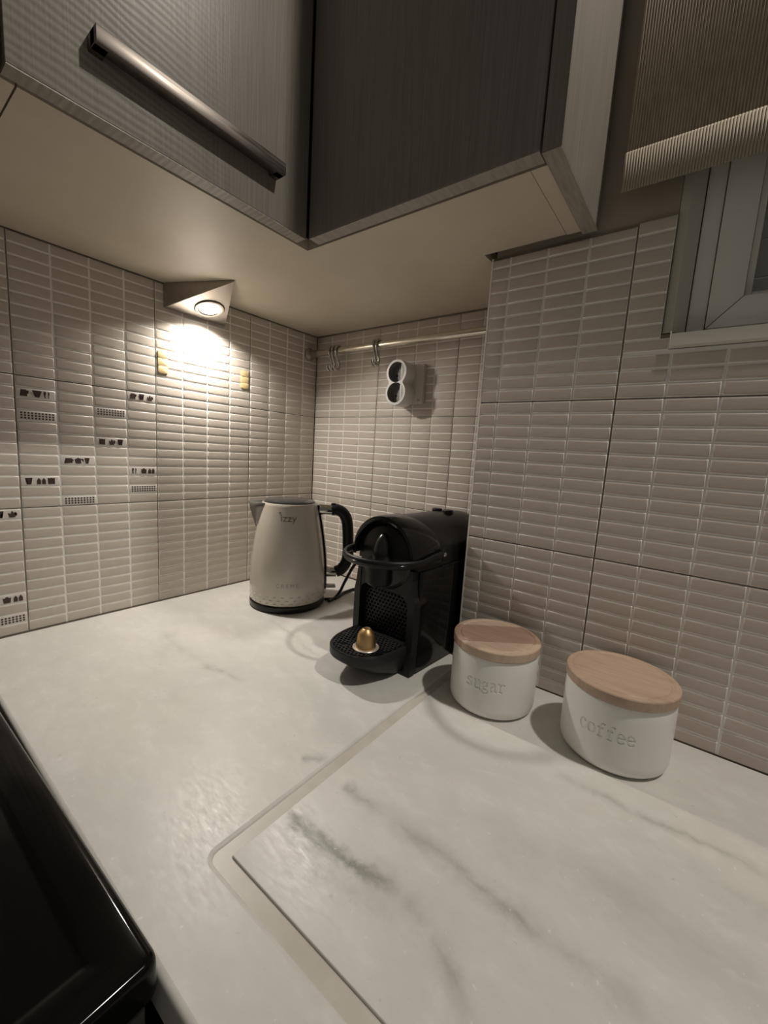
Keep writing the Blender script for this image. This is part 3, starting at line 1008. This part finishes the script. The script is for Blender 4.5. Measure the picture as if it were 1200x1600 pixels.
# front face with two holes, filled between loops
edges = [bm.edges.get((c[k], c[(k + 1) % N])) for k in range(N)]
for sgn in (1, -1):
    r = [bm.verts.new((0.0208 * math.cos(2 * PI * k / n), -depth, sgn * H8 + 0.0208 * math.sin(2 * PI * k / n))) for k in range(n)]
    edges += [bm.edges.new((r[k], r[(k + 1) % n])) for k in range(n)]
bmesh.ops.triangle_fill(bm, use_beauty=True, edges=edges)
finish('adapter_rim', bm, M_WHITE, ad, True, 40)
for sgn in (1, -1):
    fl = lathe('socket_floor', [(0.0, 0.0), (0.0199, 0.0)], M_GREYSOCK, ad, 28, cap=False)
    fl.matrix_local = Matrix.Translation((0, -depth + 0.0160, sgn * H8)) @ Matrix.Rotation(PI / 2, 4, 'X')
    for dz in (0.0095, -0.0095):
        h = lathe('pin_hole', [(0.0, 0.0), (0.0026, 0.0)], M_HOLE, fl, 14, cap=False)
        h.matrix_local = Matrix.Translation((dz * 0.86, dz * 0.5, 0.0003))
    sh = prism('safety_shutter', [(0.0196 * math.cos(t), 0.0196 * math.sin(t)) for t in [math.radians(-62 + 124 * k / 12) for k in range(13)]], 'z', 0.0, 0.0125, M_WHITE, fl, 0.0005)
    ep = lathe('earth_pin', [(0.0014, 0.0125), (0.0014, 0.0133)], M_PLATE, sh, 10)
    ep.matrix_local = Matrix.Translation((0.0145, 0, 0))

# ------------------------------------------------------------------ adhesive pads on the left wall
def pad(y0, y1, z0, z1, label):
    o = empty('adhesive_pad', (0, (y0 + y1) / 2, (z0 + z1) / 2))
    tag(o, label, 'adhesive pad', 'adhesive pads left on the tiles')
    zz = z0
    H = (z1 - z0) / 3
    for k in range(3):
        s = prism('pad_segment', rrect(y0 - (y0 + y1) / 2, y1 - (y0 + y1) / 2, z0 + k * H - (z0 + z1) / 2 + 0.0002, z0 + (k + 1) * H - (z0 + z1) / 2 - 0.0002, 0.0035 if k != 1 else 0.0012, 4),
                  'x', 0.0002, 0.0016 - (0.0003 if k == 1 else 0), M_PAD, o, 0.0004)
    return o
pad(-0.3945, -0.3762, 0.4400, 0.4810, 'yellowed adhesive pad on the left wall tiles below the lamp')
pad(-0.2210, -0.2015, 0.4395, 0.4780, 'smaller yellowed adhesive pad between the lamp and the wall corner')

# ------------------------------------------------------------------ roller blind
bl = empty('roller_blind', (0.99, -0.205, 1.02))
tag(bl, 'taupe ribbed fabric roller blind hanging before the window', 'blind')
def corrugated(name, x0, x1, y, z0, z1, pitch, amp, m, nz=1):
    bm = bmesh.new()
    n = int((x1 - x0) / pitch * 6)
    rows = []
    for j in range(nz + 1):
        z = z0 + (z1 - z0) * j / nz
        rows.append([bm.verts.new((x0 + (x1 - x0) * k / n - 0.99, y + 0.205 + amp * math.sin(2 * PI * k / 6), z - 1.02)) for k in range(n + 1)])
    for a, b in zip(rows, rows[1:]):
        for k in range(n):
            bm.faces.new((a[k], a[k + 1], b[k + 1], b[k]))
    o = finish(name, bm, m, bl, True, 180)
    md = o.modifiers.new('cloth', 'SOLIDIFY')
    md.thickness = 0.0006
    return o
corrugated('blind_fabric', 0.7085, 1.28, -0.205, 0.6250, 1.02, 0.00265, 0.0006, M_BLIND)
corrugated('hem', 0.7085, 1.28, -0.2063, 0.6240, 0.6645, 0.00265, 0.0006, M_HEM)
rt = lathe('roller_tube', [(0.018, -0.29), (0.018, 0.29)], M_WHITE, bl, 20)
rt.matrix_local = Matrix.Translation((0, 0.0, 0.015)) @ Matrix.Rotation(PI / 2, 4, 'Y')

# ------------------------------------------------------------------ kettle
KA = math.radians(49)
kt = empty('electric_kettle', (0.171, -0.2168, 0.0), KA)
tag(kt, 'cream enamel electric kettle with black handle in the corner', 'kettle')
lathe('power_base', [(0.070, 0.0), (0.0745, 0.002), (0.0757, 0.005), (0.0757, 0.0125), (0.0735, 0.0150), (0.0, 0.0152)], M_BLKPL, kt, 64)
KP = [(0.0735, 0.0152), (0.0748, 0.0165), (0.0752, 0.030), (0.0757, 0.0385), (0.0757, 0.0395), (0.0754, 0.050), (0.0748, 0.075), (0.0735, 0.095), (0.0712, 0.115), (0.0683, 0.135), (0.0650, 0.155), (0.0613, 0.175), (0.0577, 0.193), (0.0552, 0.204), (0.0545, 0.2085), (0.0532, 0.2100), (0.0518, 0.2085), (0.0515, 0.205)]
def krad(z):
    for (r0, z0), (r1, z1) in zip(KP, KP[1:]):
        if z0 <= z <= z1:
            return r0 + (r1 - r0) * (z - z0) / (z1 - z0)
    return 0.07
kb = lathe('kettle_body', KP, M_CREAM, kt, 96, cap=False, angle=50)
lathe('kettle_lid', [(0.0512, 0.204), (0.0512, 0.2095), (0.0500, 0.2125), (0.0470, 0.2140), (0.0462, 0.2132), (0.040, 0.2150), (0.0, 0.2160)], M_LIDGLOSS, kt, 64)
# spout: a pinched V beak, opposite the handle (local -x)
bm = bmesh.new()
def ring_v(z, reach, half):
    r = krad(z)
    xs = -math.sqrt(max(r * r - half * half, 0)) + 0.0015
    return [Vector((xs, -half, z)), Vector((-(r + reach * 0.55), -half * 0.52, z)), Vector((-(r + reach), 0, z)), Vector((-(r + reach * 0.55), half * 0.52, z)), Vector((xs, half, z))]
loops = [ring_v(z, re, ha) for z, re, ha in ((0.158, 0.0008, 0.003), (0.170, 0.007, 0.011), (0.185, 0.0145, 0.019), (0.198, 0.0205, 0.0245), (0.2085, 0.0255, 0.028))]
R = [[bm.verts.new(p) for p in lp] for lp in loops]
for a, b in zip(R, R[1:]):
    for k in range(4):
        bm.faces.new((a[k], a[k + 1], b[k + 1], b[k]))
so_ = finish('spout', bm, M_SPOUT, kt, True, 60)
md = so_.modifiers.new('t', 'SOLIDIFY'); md.thickness = 0.0012; md.offset = 1
# handle back strip, chrome sleeves and black grip (local +x)
bm = bmesh.new()
zs = [0.030 + 0.175 * k / 16 for k in range(17)]
rows = []
for z in zs:
    r = krad(z)
    rows.append([bm.verts.new(((r + d) * math.cos(t), (r + d) * math.sin(t), z)) for t, d in ((-0.17, -0.001), (-0.15, 0.0035), (0.0, 0.005), (0.15, 0.0035), (0.17, -0.001))])
for a, b in zip(rows, rows[1:]):
    for k in range(4):
        bm.faces.new((a[k], a[k + 1], b[k + 1], b[k]))
bm.faces.new(rows[0]); bm.faces.new(rows[-1])
finish('handle_mount', bm, M_BLKGLOSS, kt, True, 50)
def sleeve(z, x0, x1, r):
    o = lathe('chrome_sleeve', [(r * 0.97, x0), (r, x0 + 0.001), (r, x1 - 0.001), (r * 0.97, x1)], M_CHROME, kt, 24)
    o.matrix_local = Matrix.Translation((0, 0, z)) @ Matrix.Rotation(PI / 2, 4, 'Y')
sleeve(0.1955, 0.0585, 0.0850, 0.0108)
sleeve(0.0640, 0.0760, 0.0985, 0.0108)
gp = spline([(0.084, 0, 0.1955), (0.0945, 0, 0.1965), (0.106, 0, 0.1915), (0.1155, 0, 0.178), (0.1195, 0, 0.158), (0.1215, 0, 0.130), (0.1225, 0, 0.105), (0.119, 0, 0.084), (0.109, 0, 0.069), (0.0980, 0, 0.0638)], 6)
tube('grip', gp, [0.0118] * len(gp), M_BLKMATT, kt, 16, flat=(0.0125, 0.0118))
lathe('release_button', [(0.0055, 0.0), (0.0055, 0.0015), (0.004, 0.0024), (0, 0.0026)], M_BLKGLOSS, kt, 20).location = (0.088, 0, 0.2072)
# switch paddle at the foot of the body, under the handle
sw = box('switch_paddle', 0.074, 0.0985, -0.008, 0.008, 0.0300, 0.0355, M_SWITCH, kt, 0.0015)
box('switch_housing', 0.070, 0.0785, -0.0115, 0.0115, 0.018, 0.046, M_CHROME, kt, 0.003)
# dimple rows round the foot
bm = bmesh.new()
for j, z in enumerate((0.0195, 0.0262, 0.0328)):
    for k in range(30):
        t = 2 * PI * (k + 0.5 * (j % 2)) / 30
        r = krad(z)
        mt = Matrix.Rotation(t, 4, 'Z') @ Matrix.Translation((r - 0.0002, 0, z)) @ Matrix.Diagonal((0.0013, 0.0036, 0.0012, 1))
        bmesh.ops.create_uvsphere(bm, u_segments=8, v_segments=5, radius=1, matrix=mt)
dm = finish('embossed_dashes', bm, M_CREAM, kt, True, 180)
dm['kind'] = 'stuff'
# water-level window dots
for z in (0.145, 0.134, 0.106):
    o = lathe('level_stud', [(0.0009, 0.0), (0.0007, 0.0004), (0, 0.0005)], M_WHITE, kt, 8)
    t = math.radians(-58)
    o.matrix_local = Matrix.Rotation(t, 4, 'Z') @ Matrix.Translation((krad(z), 0, z)) @ Matrix.Rotation(PI / 2, 4, 'Y')
# lettering wrapped round the body
def text_mesh(body, size):
    cu = bpy.data.curves.new('txt', 'FONT')
    cu.body = body
    cu.size = size
    cu.align_x = 'CENTER'
    cu.resolution_u = 3
    o = bpy.data.objects.new('txt', cu)
    C.objects.link(o)
    dg = bpy.context.evaluated_depsgraph_get()
    me = bpy.data.meshes.new_from_object(o.evaluated_get(dg))
    bpy.data.objects.remove(o)
    bpy.data.curves.remove(cu)
    return me
def wrap(name, body, size, ang, z0, m, parent, radf, sx=1.0, off=0.00025):
    me = text_mesh(body, size)
    bm = bmesh.new()
    bm.from_mesh(me)
    bmesh.ops.triangulate(bm, faces=bm.faces[:])
    bmesh.ops.subdivide_edges(bm, edges=[e for e in bm.edges if e.calc_length() > 0.004], cuts=1)
    for v in bm.verts:
        z = z0 + v.co.y
        r = radf(z) + off
        t = ang + v.co.x * sx / r
        v.co = Vector((r * math.cos(t), r * math.sin(t), z))
    me2 = bpy.data.meshes.new(name)
    bm.to_mesh(me2)
    bm.free()
    return link(name, me2, m, parent)
KTXT = math.radians(-90 - 1)
wrap('brand_lettering', 'izzy', 0.019, KTXT, 0.1785, M_TEXT1, kt, krad, 1.1)
# small heart-like mark over the i
bm = bmesh.new()
z0 = 0.1945
hp = []
for k in range(24):
    t = 2 * PI * k / 24
    hp.append((0.0021 * 16 * math.sin(t) ** 3 / 16, 0.0019 * (13 * math.cos(t) - 5 * math.cos(2 * t) - 2 * math.cos(3 * t) - math.cos(4 * t)) / 16))
def onk(u, w, off=0.0003):
    z = z0 + w
    r = krad(z) + off
    t = KTXT - 0.0168 / r + u / r
    return (r * math.cos(t), r * math.sin(t), z)
a_tube(bm, [onk(u, w) for u, w in hp], 0.0003, 5, closed=True)
finish('brand_mark', bm, M_TEXT1, kt, True)
wrap('model_lettering', 'C R E M E', 0.0108, KTXT + 0.02, 0.0530, M_TEXT2, kt, krad, 0.95)

# ------------------------------------------------------------------ power cords
def cord(name, pts, label, r=0.0032):
    p0 = Vector(pts[0])
    o = tube(name, [Vector(p) - p0 for p in spline(pts, 8)], r, M_BLKPL, None, 10)
    o.location = p0
    tag(o, label, 'cord', 'black cords behind the appliances')
cord('power_cord', [(0.222, -0.160, 0.0036), (0.2335, -0.145, 0.0036), (0.232, -0.128, 0.0036), (0.222, -0.095, 0.0036), (0.226, -0.055, 0.0036), (0.262, -0.030, 0.0036), (0.330, -0.020, 0.0036)],
     'black cord lying on the worktop from the kettle base to the back wall')
cord('power_cord', [(0.236, -0.160, 0.0036), (0.2325, -0.140, 0.0036), (0.232, -0.122, 0.015), (0.2445, -0.12, 0.042), (0.274, -0.120, 0.088), (0.315, -0.112, 0.110), (0.360, -0.100, 0.085), (0.400, -0.090, 0.040), (0.418, -0.088, 0.020)],
     'black cord rising off the worktop behind the coffee machine')

# ------------------------------------------------------------------ coffee machine
MA = math.radians(-4)
cmx = empty('coffee_machine', (0.4705, -0.2865, 0), MA)
tag(cmx, 'black capsule coffee machine with lever ring and perforated drip tray', 'coffee machine')
HW = 0.0595
def plan(hw, yf, yr, rr, n=10, rf=0.004):
    """body outline: square front, rounded back"""
    pts = []
    for k in range(4):
        a = math.radians(180 + 90 * k / 3)
        pts.append((-hw + rf + rf * math.cos(a), yf + rf + rf * math.sin(a)))
    for k in range(4):
        a = math.radians(270 + 90 * k / 3)
        pts.append((hw - rf + rf * math.cos(a), yf + rf + rf * math.sin(a)))
    for k in range(n + 1):
        a = math.radians(90 * k / n)
        pts.append((hw - rr + rr * math.cos(a), yr - rr * 1.25 + rr * 1.25 * math.sin(a)))
    for k in range(n + 1):
        a = math.radians(90 + 90 * k / n)
        pts.append((-hw + rr + rr * math.cos(a), yr - rr * 1.25 + rr * 1.25 * math.sin(a)))
    return pts
body_out = plan(HW, 0.012, 0.228, 0.040)
prism('lower_body', body_out, 'z', 0.003, 0.1555, M_BLKGLOSS, cmx, 0.0015)
# front frame: two flanges and an arched brow round the recessed grille
bm = bmesh.new()
a_prism(bm, [(0.0475, 0.003), (HW, 0.003), (HW, 0.112), (0.0555, 0.118), (0.0530, 0.135), (0.0530, 0.156), (0.0475, 0.156)], 'y', -0.001, 0.0125)
finish('front_flange', bm, M_BLKGREY, cmx)
bm = bmesh.new()
a_prism(bm, [(-0.0475, 0.003), (-0.0475, 0.156), (-0.0530, 0.150), (-0.0565, 0.118), (-HW, 0.105), (-HW, 0.003)], 'y', -0.001, 0.0125)
finish('front_flange', bm, M_BLKGREY, cmx)
brow = [(-0.0475, 0.156), (-0.0475, 0.105)]
for k in range(7):
    a = math.radians(180 - 90 * k / 6)
    brow.append((-0.0335 + 0.014 * math.cos(a), 0.1045 + 0.014 * math.sin(a)))
for k in range(7):
    a = math.radians(90 - 90 * k / 6)
    brow.append((0.0275 + 0.020 * math.cos(a), 0.0975 + 0.020 * math.sin(a)))
brow += [(0.0475, 0.156)]
bm = bmesh.new()
a_prism(bm, brow, 'y', 0.0, 0.0125)
finish('front_brow', bm, M_BLKGREY, cmx)
def hexplate(name, inside, m, par, pitch=0.0062, hole=0.72, th=0.0016):
    """perforated plate in local xy, built cell by cell; normal +z"""
    bm = bmesh.new()
    R = pitch / math.sqrt(3)
    for j in range(-40, 41):
        for i in range(-40, 41):
            cx = (i + 0.5 * (j % 2)) * pitch
            cy = j * R * 1.5
            if not inside(cx, cy):
                continue
            o = [(cx + R * math.cos(math.radians(30 + 60 * k)), cy + R * math.sin(math.radians(30 + 60 * k))) for k in range(6)]
            q = [(cx + (x - cx) * hole, cy + (y - cy) * hole) for x, y in o]
            a = [bm.verts.new((x, y, 0)) for x, y in o]
            b = [bm.verts.new((x, y, 0)) for x, y in q]
            c = [bm.verts.new((x, y, -th)) for x, y in q]
            for k in range(6):
                k2 = (k + 1) % 6
                bm.faces.new((a[k], a[k2], b[k2], b[k]))
                bm.faces.new((b[k], b[k2], c[k2], c[k]))
    bmesh.ops.remove_doubles(bm, verts=bm.verts[:], dist=0.00005)
    return finish(name, bm, m, par)
def in_grille(x, z):
    return -0.0455 < x < 0.0455 and -0.056 < z < 0.033 and not (x < -0.034 and z > 0.027) and not (x > 0.034 and z > 0.022)
gr = hexplate('honeycomb_grille', in_grille, M_BLKGREY, cmx, 0.0066)
gr.matrix_local = Matrix.Translation((0, 0.0085, 0.082)) @ Matrix.Rotation(PI / 2, 4, 'X')
# drip tray: a D-shaped cantilever whose underside slopes back to the foot
def dplan(hw, reach, z, y_back=0.0, n=24, ex=2.7):
    pts = [Vector((hw, y_back, z))]
    for k in range(n + 1):
        a = -PI * k / n
        c, s = math.cos(a), math.sin(a)
        pts.append(Vector((hw * math.copysign(abs(c) ** (2 / ex), c), y_back * 0 - reach * abs(s) ** (2 / ex), z)))
    pts.append(Vector((-hw, y_back, z)))
    return pts
loft('drip_tray', [dplan(0.040, 0.026, 0.003, 0.008), dplan(0.0475, 0.060, 0.017, 0.008), dplan(0.0505, 0.0805, 0.0305, 0.008), dplan(0.0510, 0.0830, 0.0335, 0.008), dplan(0.0510, 0.0835, 0.0445, 0.008), dplan(0.0500, 0.0825, 0.0460, 0.008),
                   dplan(0.0480, 0.0800, 0.0460, 0.008), dplan(0.0475, 0.0795, 0.0448, 0.008)], M_BLKGREY, cmx)
def in_tray(x, y):
    return y < 0.036 and (abs(x) / 0.0455) ** 2.7 + (max(-(y - 0.036), 0) / 0.076) ** 2.7 < 1 and not ((x + 0.014) ** 2 / 0.009 ** 2 + (y + 0.026) ** 2 / 0.005 ** 2 < 1)
tg = hexplate('drip_grid', in_tray, M_BLKGREY, cmx, 0.0062, 0.66)
tg.matrix_local = Matrix.Translation((0, -0.0385, 0.0466))
# upper shell: horizontal half barrel along y, closed by a rounded back
def arch(r, zc, z0, y, sx=1.0, n=20):
    pts = [Vector((r * sx, y, z0))]
    for k in range(n + 1):
        a = PI * k / n
        pts.append(Vector((r * sx * math.cos(a), y, zc + r * math.sin(a))))
    pts.append(Vector((-r * sx, y, z0)))
    return pts
ZA = 0.1695
sh_l = [arch(0.0575, ZA, 0.156, 0.004)]
for y, f in ((0.03, 1.0), (0.10, 1.0), (0.15, 0.99), (0.18, 0.96), (0.205, 0.89), (0.222, 0.78), (0.231, 0.62), (0.235, 0.40)):
    sh_l.append(arch(0.0575 * (0.35 + 0.65 * f) if f < 1 else 0.0575, ZA - (1 - f) * 0.010, 0.156, y))
loft('upper_shell', sh_l, M_BLKPL, cmx, 40)
# lever hood: gloss shell over the front, longer down the sides
bm = bmesh.new()
rings = []
n = 28
for k in range(n + 1):
    a = math.radians(-6 + 192 * k / n)
    c, s = math.cos(a), math.sin(a)
    yb_ = 0.030 + 0.030 * abs(c) ** 1.5
    row = []
    for y, r in ((-0.010, 0.0515), (-0.0115, 0.0545), (-0.010, 0.0582), (-0.004, 0.0596), (yb_ - 0.003, 0.0600), (yb_, 0.0590), (yb_, 0.0572)):
        row.append(bm.verts.new((r * c, y, ZA + r * s)))
    rings.append(row)
for a, b in zip(rings, rings[1:]):
    for k in range(6):
        bm.faces.new((a[k], a[k + 1], b[k + 1], b[k]))
finish('lever_hood', bm, M_BLKGLOSS, cmx, True, 45)
# front disc with its raised rib
fd = lathe('front_disc', [(0.0, -0.008), (0.049, -0.008), (0.0490, 0.0005), (0.0470, 0.0030), (0.0450, 0.0042), (0.0435, 0.0050), (0.0, 0.0060)], M_BLKPL, cmx, 56)
fd.matrix_local = Matrix.Translation((0, 0.0, 0.168)) @ Matrix.Rotation(PI / 2, 4, 'X')
bm = bmesh.new()
bmesh.ops.create_uvsphere(bm, u_segments=28, v_segments=16, radius=1, matrix=Matrix.Translation((0.0, -0.004, 0.164)) @ Matrix.Diagonal((0.0165, 0.0185, 0.040, 1)))
finish('front_rib', bm, M_RIB, cmx, True, 180)
# outlet below the disc
bm = bmesh.new()
a_lathe(bm, [(0.0, 0.127), (0.0185, 0.127), (0.0205, 0.129), (0.0205, 0.164), (0.0, 0.166)], 28, center=(-0.004, -0.006))
finish('coffee_outlet', bm, M_BLKMATT, cmx, True)
# lever ring
LZ, LR = 0.1700, 0.0640
def lever_path(r, reach, dz):
    p = [(r, 0.052, 0.176 + dz), (r, 0.030, 0.174 + dz)]
    for k in range(25):
        a = -PI * k / 24
        p.append((r * math.cos(a), 0.006 + (reach + 0.006) * math.sin(a), LZ + dz))
    p += [(-r, 0.030, 0.174 + dz), (-r, 0.052, 0.176 + dz)]
    return p
lv = tube('lever_ring', lever_path(LR, 0.058, 0), 0.004, M_BLKMATT, cmx, 14, flat=(0.0036, 0.0058), up=(0, 0, 1))
tube('lever_trim', lever_path(LR + 0.0030, 0.0612, 0.0), 0.0012, M_BLKGLOSS, lv, 8)
for s in (1, -1):
    h = lathe('lever_hinge', [(0.0075, -0.006), (0.0075, 0.003), (0.006, 0.0045), (0.0, 0.005)], M_BLKGLOSS, cmx, 24)
    h.matrix_local = Matrix.Translation((s * 0.0615, 0.054, 0.1765)) @ Matrix.Rotation(s * PI / 2, 4, 'Y')
    b = lathe('hinge_cap', [(0.0034, 0.0), (0.0034, 0.0022), (0.0024, 0.0032), (0, 0.0035)], M_CHROME, h, 16)
    b.location = (0, 0, 0.0045)
# side seam strip, top buttons, tank lid lip
for s in (1, -1):
    box('seam_strip', s * HW - 0.0008, s * HW + 0.0006, 0.062, 0.150, 0.1552, 0.1565, M_BLKGREY, cmx)
    box('seam_strip', s * HW - 0.0008, s * HW + 0.0006, 0.018, 0.052, 0.1530, 0.1543, M_BLKGREY, cmx)
for bx in (-0.011, 0.011):
    b = lathe('brew_button', [(0.0088, -0.004), (0.0088, 0.0022), (0.0078, 0.0034), (0, 0.0030)], M_BLKMATT, cmx, 28)
    b.location = (bx, 0.142, 0.2262)
prism('tank_lid_lip', rrect(-0.016, 0.048, 0.206, 0.243, 0.010), 'z', 0.183, 0.188, M_BLKGREY, cmx, 0.0012)

# ------------------------------------------------------------------ capsule on the tray
cp = empty('coffee_capsule', (0.4815, -0.3350, 0.0467))
tag(cp, 'gold coffee capsule standing upside down on the drip tray', 'coffee capsule')
lathe('capsule_cup', [(0.0145, 0.0012), (0.0142, 0.006), (0.0118, 0.0195), (0.0112, 0.0215), (0.0062, 0.0272), (0.0050, 0.0280), (0.0030, 0.0276), (0.0, 0.0274)], M_GOLD, cp, 40)
lathe('capsule_rim', [(0.0150, 0.0), (0.0184, 0.0002), (0.0187, 0.0009), (0.0182, 0.0014), (0.0145, 0.0014)], M_GOLDRIM, cp, 40)

# ------------------------------------------------------------------ canisters
GLY = {   # single-stroke slab lettering, unit x-height 1
    's': [[(0.62, 0.80), (0.62, 0.98)], [(0.60, 0.86), (0.45, 0.97), (0.22, 0.97), (0.08, 0.82), (0.14, 0.62), (0.50, 0.42), (0.64, 0.24), (0.54, 0.05), (0.30, 0.0), (0.08, 0.14)], [(0.06, 0.22), (0.06, 0.0)]],
    'u': [[(0.0, 0.96), (0.16, 0.96), (0.16, 0.25), (0.28, 0.02), (0.50, 0.04), (0.68, 0.24)], [(0.52, 0.96), (0.68, 0.96), (0.68, 0.02), (0.84, 0.02)]],
    'g': [[(0.36, 0.98), (0.14, 0.86), (0.10, 0.62), (0.22, 0.42), (0.42, 0.42), (0.58, 0.58), (0.58, 0.82), (0.36, 0.98)], [(0.56, 0.88), (0.72, 0.98)], [(0.24, 0.40), (0.14, 0.24), (0.26, 0.12), (0.56, 0.08), (0.70, -0.12), (0.56, -0.36), (0.24, -0.38), (0.06, -0.20), (0.16, 0.04)]],
    'a': [[(0.12, 0.84), (0.28, 0.98), (0.48, 0.94), (0.58, 0.76), (0.58, 0.10), (0.66, 0.02), (0.80, 0.02)], [(0.58, 0.58), (0.30, 0.54), (0.10, 0.36), (0.12, 0.10), (0.32, 0.0), (0.58, 0.20)]],
    'r': [[(0.02, 0.96), (0.22, 0.96), (0.22, 0.02)], [(0.02, 0.02), (0.48, 0.02)], [(0.22, 0.62), (0.40, 0.90), (0.62, 0.97), (0.72, 0.82)]],
    'c': [[(0.64, 0.74), (0.64, 0.96)], [(0.62, 0.84), (0.44, 0.98), (0.22, 0.90), (0.08, 0.62), (0.10, 0.30), (0.28, 0.04), (0.50, 0.02), (0.68, 0.20)]],
    'o': [[(0.38, 0.98), (0.14, 0.84), (0.06, 0.50), (0.14, 0.14), (0.38, 0.0), (0.62, 0.14), (0.70, 0.50), (0.62, 0.84), (0.38, 0.98)]],
    'f': [[(0.72, 1.30), (0.56, 1.44), (0.38, 1.36), (0.30, 1.10), (0.30, 0.02)], [(0.06, 0.92), (0.58, 0.92)], [(0.10, 0.02), (0.54, 0.02)]],
    'e': [[(0.10, 0.54), (0.68, 0.54), (0.62, 0.82), (0.40, 0.98), (0.18, 0.86), (0.08, 0.54), (0.14, 0.18), (0.36, 0.0), (0.58, 0.06), (0.70, 0.22)]],
}
def canister(loc, word, ang, label, lidmat, rb, rl, xh, step, z0):
    o = empty('storage_canister', loc)
    tag(o, label, 'canister', 'ceramic canisters with wooden lids')
    prof = [(0.0, 0.0), (rb - 0.010, 0.0), (rb - 0.005, 0.0012), (rb - 0.0016, 0.0045), (rb - 0.0003, 0.009), (rb, 0.015), (rb, 0.060), (rb - 0.0004, 0.074), (rb - 0.0012, 0.0775), (rb - 0.0045, 0.0782), (rb - 0.006, 0.076), (rb - 0.006, 0.0062), (0.0, 0.006)]
    jar = lathe('jar', prof, M_CERAMIC, o, 128, cap=False, angle=50)
    # letters pressed into the clay: cut with rounded strokes
    bm = bmesh.new()
    W = len(word) * step
    for i, ch in enumerate(word):
        for st in GLY[ch]:
            pts = []
            q = spline([(a, b, 0) for a, b in st], 4) if len(st) > 2 else [Vector((a, b, 0)) for a, b in st]
            for p in q:
                u = -W / 2 + i * step + p.x * xh
                z = z0 + p.y * xh
                t = ang + u / rb
                pts.append(((rb + 0.0001) * math.cos(t), (rb + 0.0001) * math.sin(t), z))
            a_tube(bm, pts, 0.0012, 8)
    cut = finish('cut', bm, None, o)
    md = jar.modifiers.new('press', 'BOOLEAN')
    md.operation = 'DIFFERENCE'
    md.object = cut
    md.solver = 'EXACT'
    md.use_self = True
    dg = bpy.context.evaluated_depsgraph_get()
    me = bpy.data.meshes.new_from_object(jar.evaluated_get(dg))
    jar.modifiers.clear()
    if len(me.polygons) > 1200:
        old = jar.data
        jar.data = me
        if not me.materials:
            me.materials.append(M_CERAMIC)
        me.name = 'jar'
    bpy.data.objects.remove(cut)
    lid = lathe('lid', [(0.0, 0.0762), (rb - 0.0066, 0.0762), (rb - 0.0066, 0.0784), (rl - 0.0008, 0.0786), (rl, 0.0795), (rl, 0.0885), (rl - 0.0008, 0.0895), (rl - 0.0060, 0.0900), (rl - 0.0072, 0.0890), (rl - 0.0086, 0.0888), (rl - 0.0096, 0.0896), (0.0, 0.0896)], lidmat, o, 96)
    lid['label'] = 'turned wooden lid with a grooved rim'
    return o
def facing(x, y):
    return math.atan2(CAM_LOC.y - y, CAM_LOC.x - x)
sx_, sy_ = 0.6372, -0.2550
canister((sx_, sy_, 0), 'sugar', facing(sx_, sy_) - 0.13, 'white ceramic canister marked sugar with striped wooden lid beside the coffee machine', m_lid('beech_lid_staves', math.radians(-38), 0.95, (-0.022, 0.030)), 0.0545, 0.0553, 0.0108, 0.0098, 0.0400)
sx_, sy_ = 0.7815, -0.2492
canister((sx_, sy_, 0), 'coffee', facing(sx_, sy_) - 0.10, 'white ceramic canister marked coffee with plain wooden lid under the window', m_lid('beech_lid_plain', math.radians(-62), 0.3), 0.0552, 0.0562, 0.0105, 0.0092, 0.0395)

# ------------------------------------------------------------------ cooker
ck = empty('cooker', (0.6118, -0.6722, -0.88), math.radians(1.15))
tag(ck, 'black enamel topped cooker beside the worktop in the lower left', 'cooker')
def top_loop(d, z, r=0.009):
    return [Vector((x, y, z + 0.88)) for x, y in rrect(-0.595 + d, -d, -0.62 + d, -d, max(r - d, 0.003), 6)]
loft('hob_top', [top_loop(0.003, -0.005), top_loop(0.0, -0.003), top_loop(0.0, 0.0140), top_loop(0.0008, 0.0175), top_loop(0.0030, 0.0198), top_loop(0.0060, 0.0204),
                 top_loop(0.026, 0.0202), top_loop(0.0285, 0.0188), top_loop(0.0310, 0.0180)], M_ENAMEL, ck, 50)
prism('cooker_body', rrect(-0.591, -0.003, -0.616, -0.006, 0.008), 'z', 0.0, 0.88 - 0.0055, M_COOKSIDE, ck)
# base cabinet carrying the worktop
bc = empty('base_cabinet', (0.3, -0.3, -0.9))
tag(bc, 'base cabinet carrying the marble worktop, mostly hidden below it', 'cabinet')
q = prism('carcass', [(0.0, 0.0), (0.0, -0.64), (1.85, -0.64), (1.85, PIL_Y + 0.0), (PIL_X - 0.012, PIL_Y), (PIL_X - 0.012, 0.0)], 'z', -0.9, -0.0325, M_WOODD, bc)
q.matrix_parent_inverse = Matrix.Translation((-0.3, 0.3, 0.9))
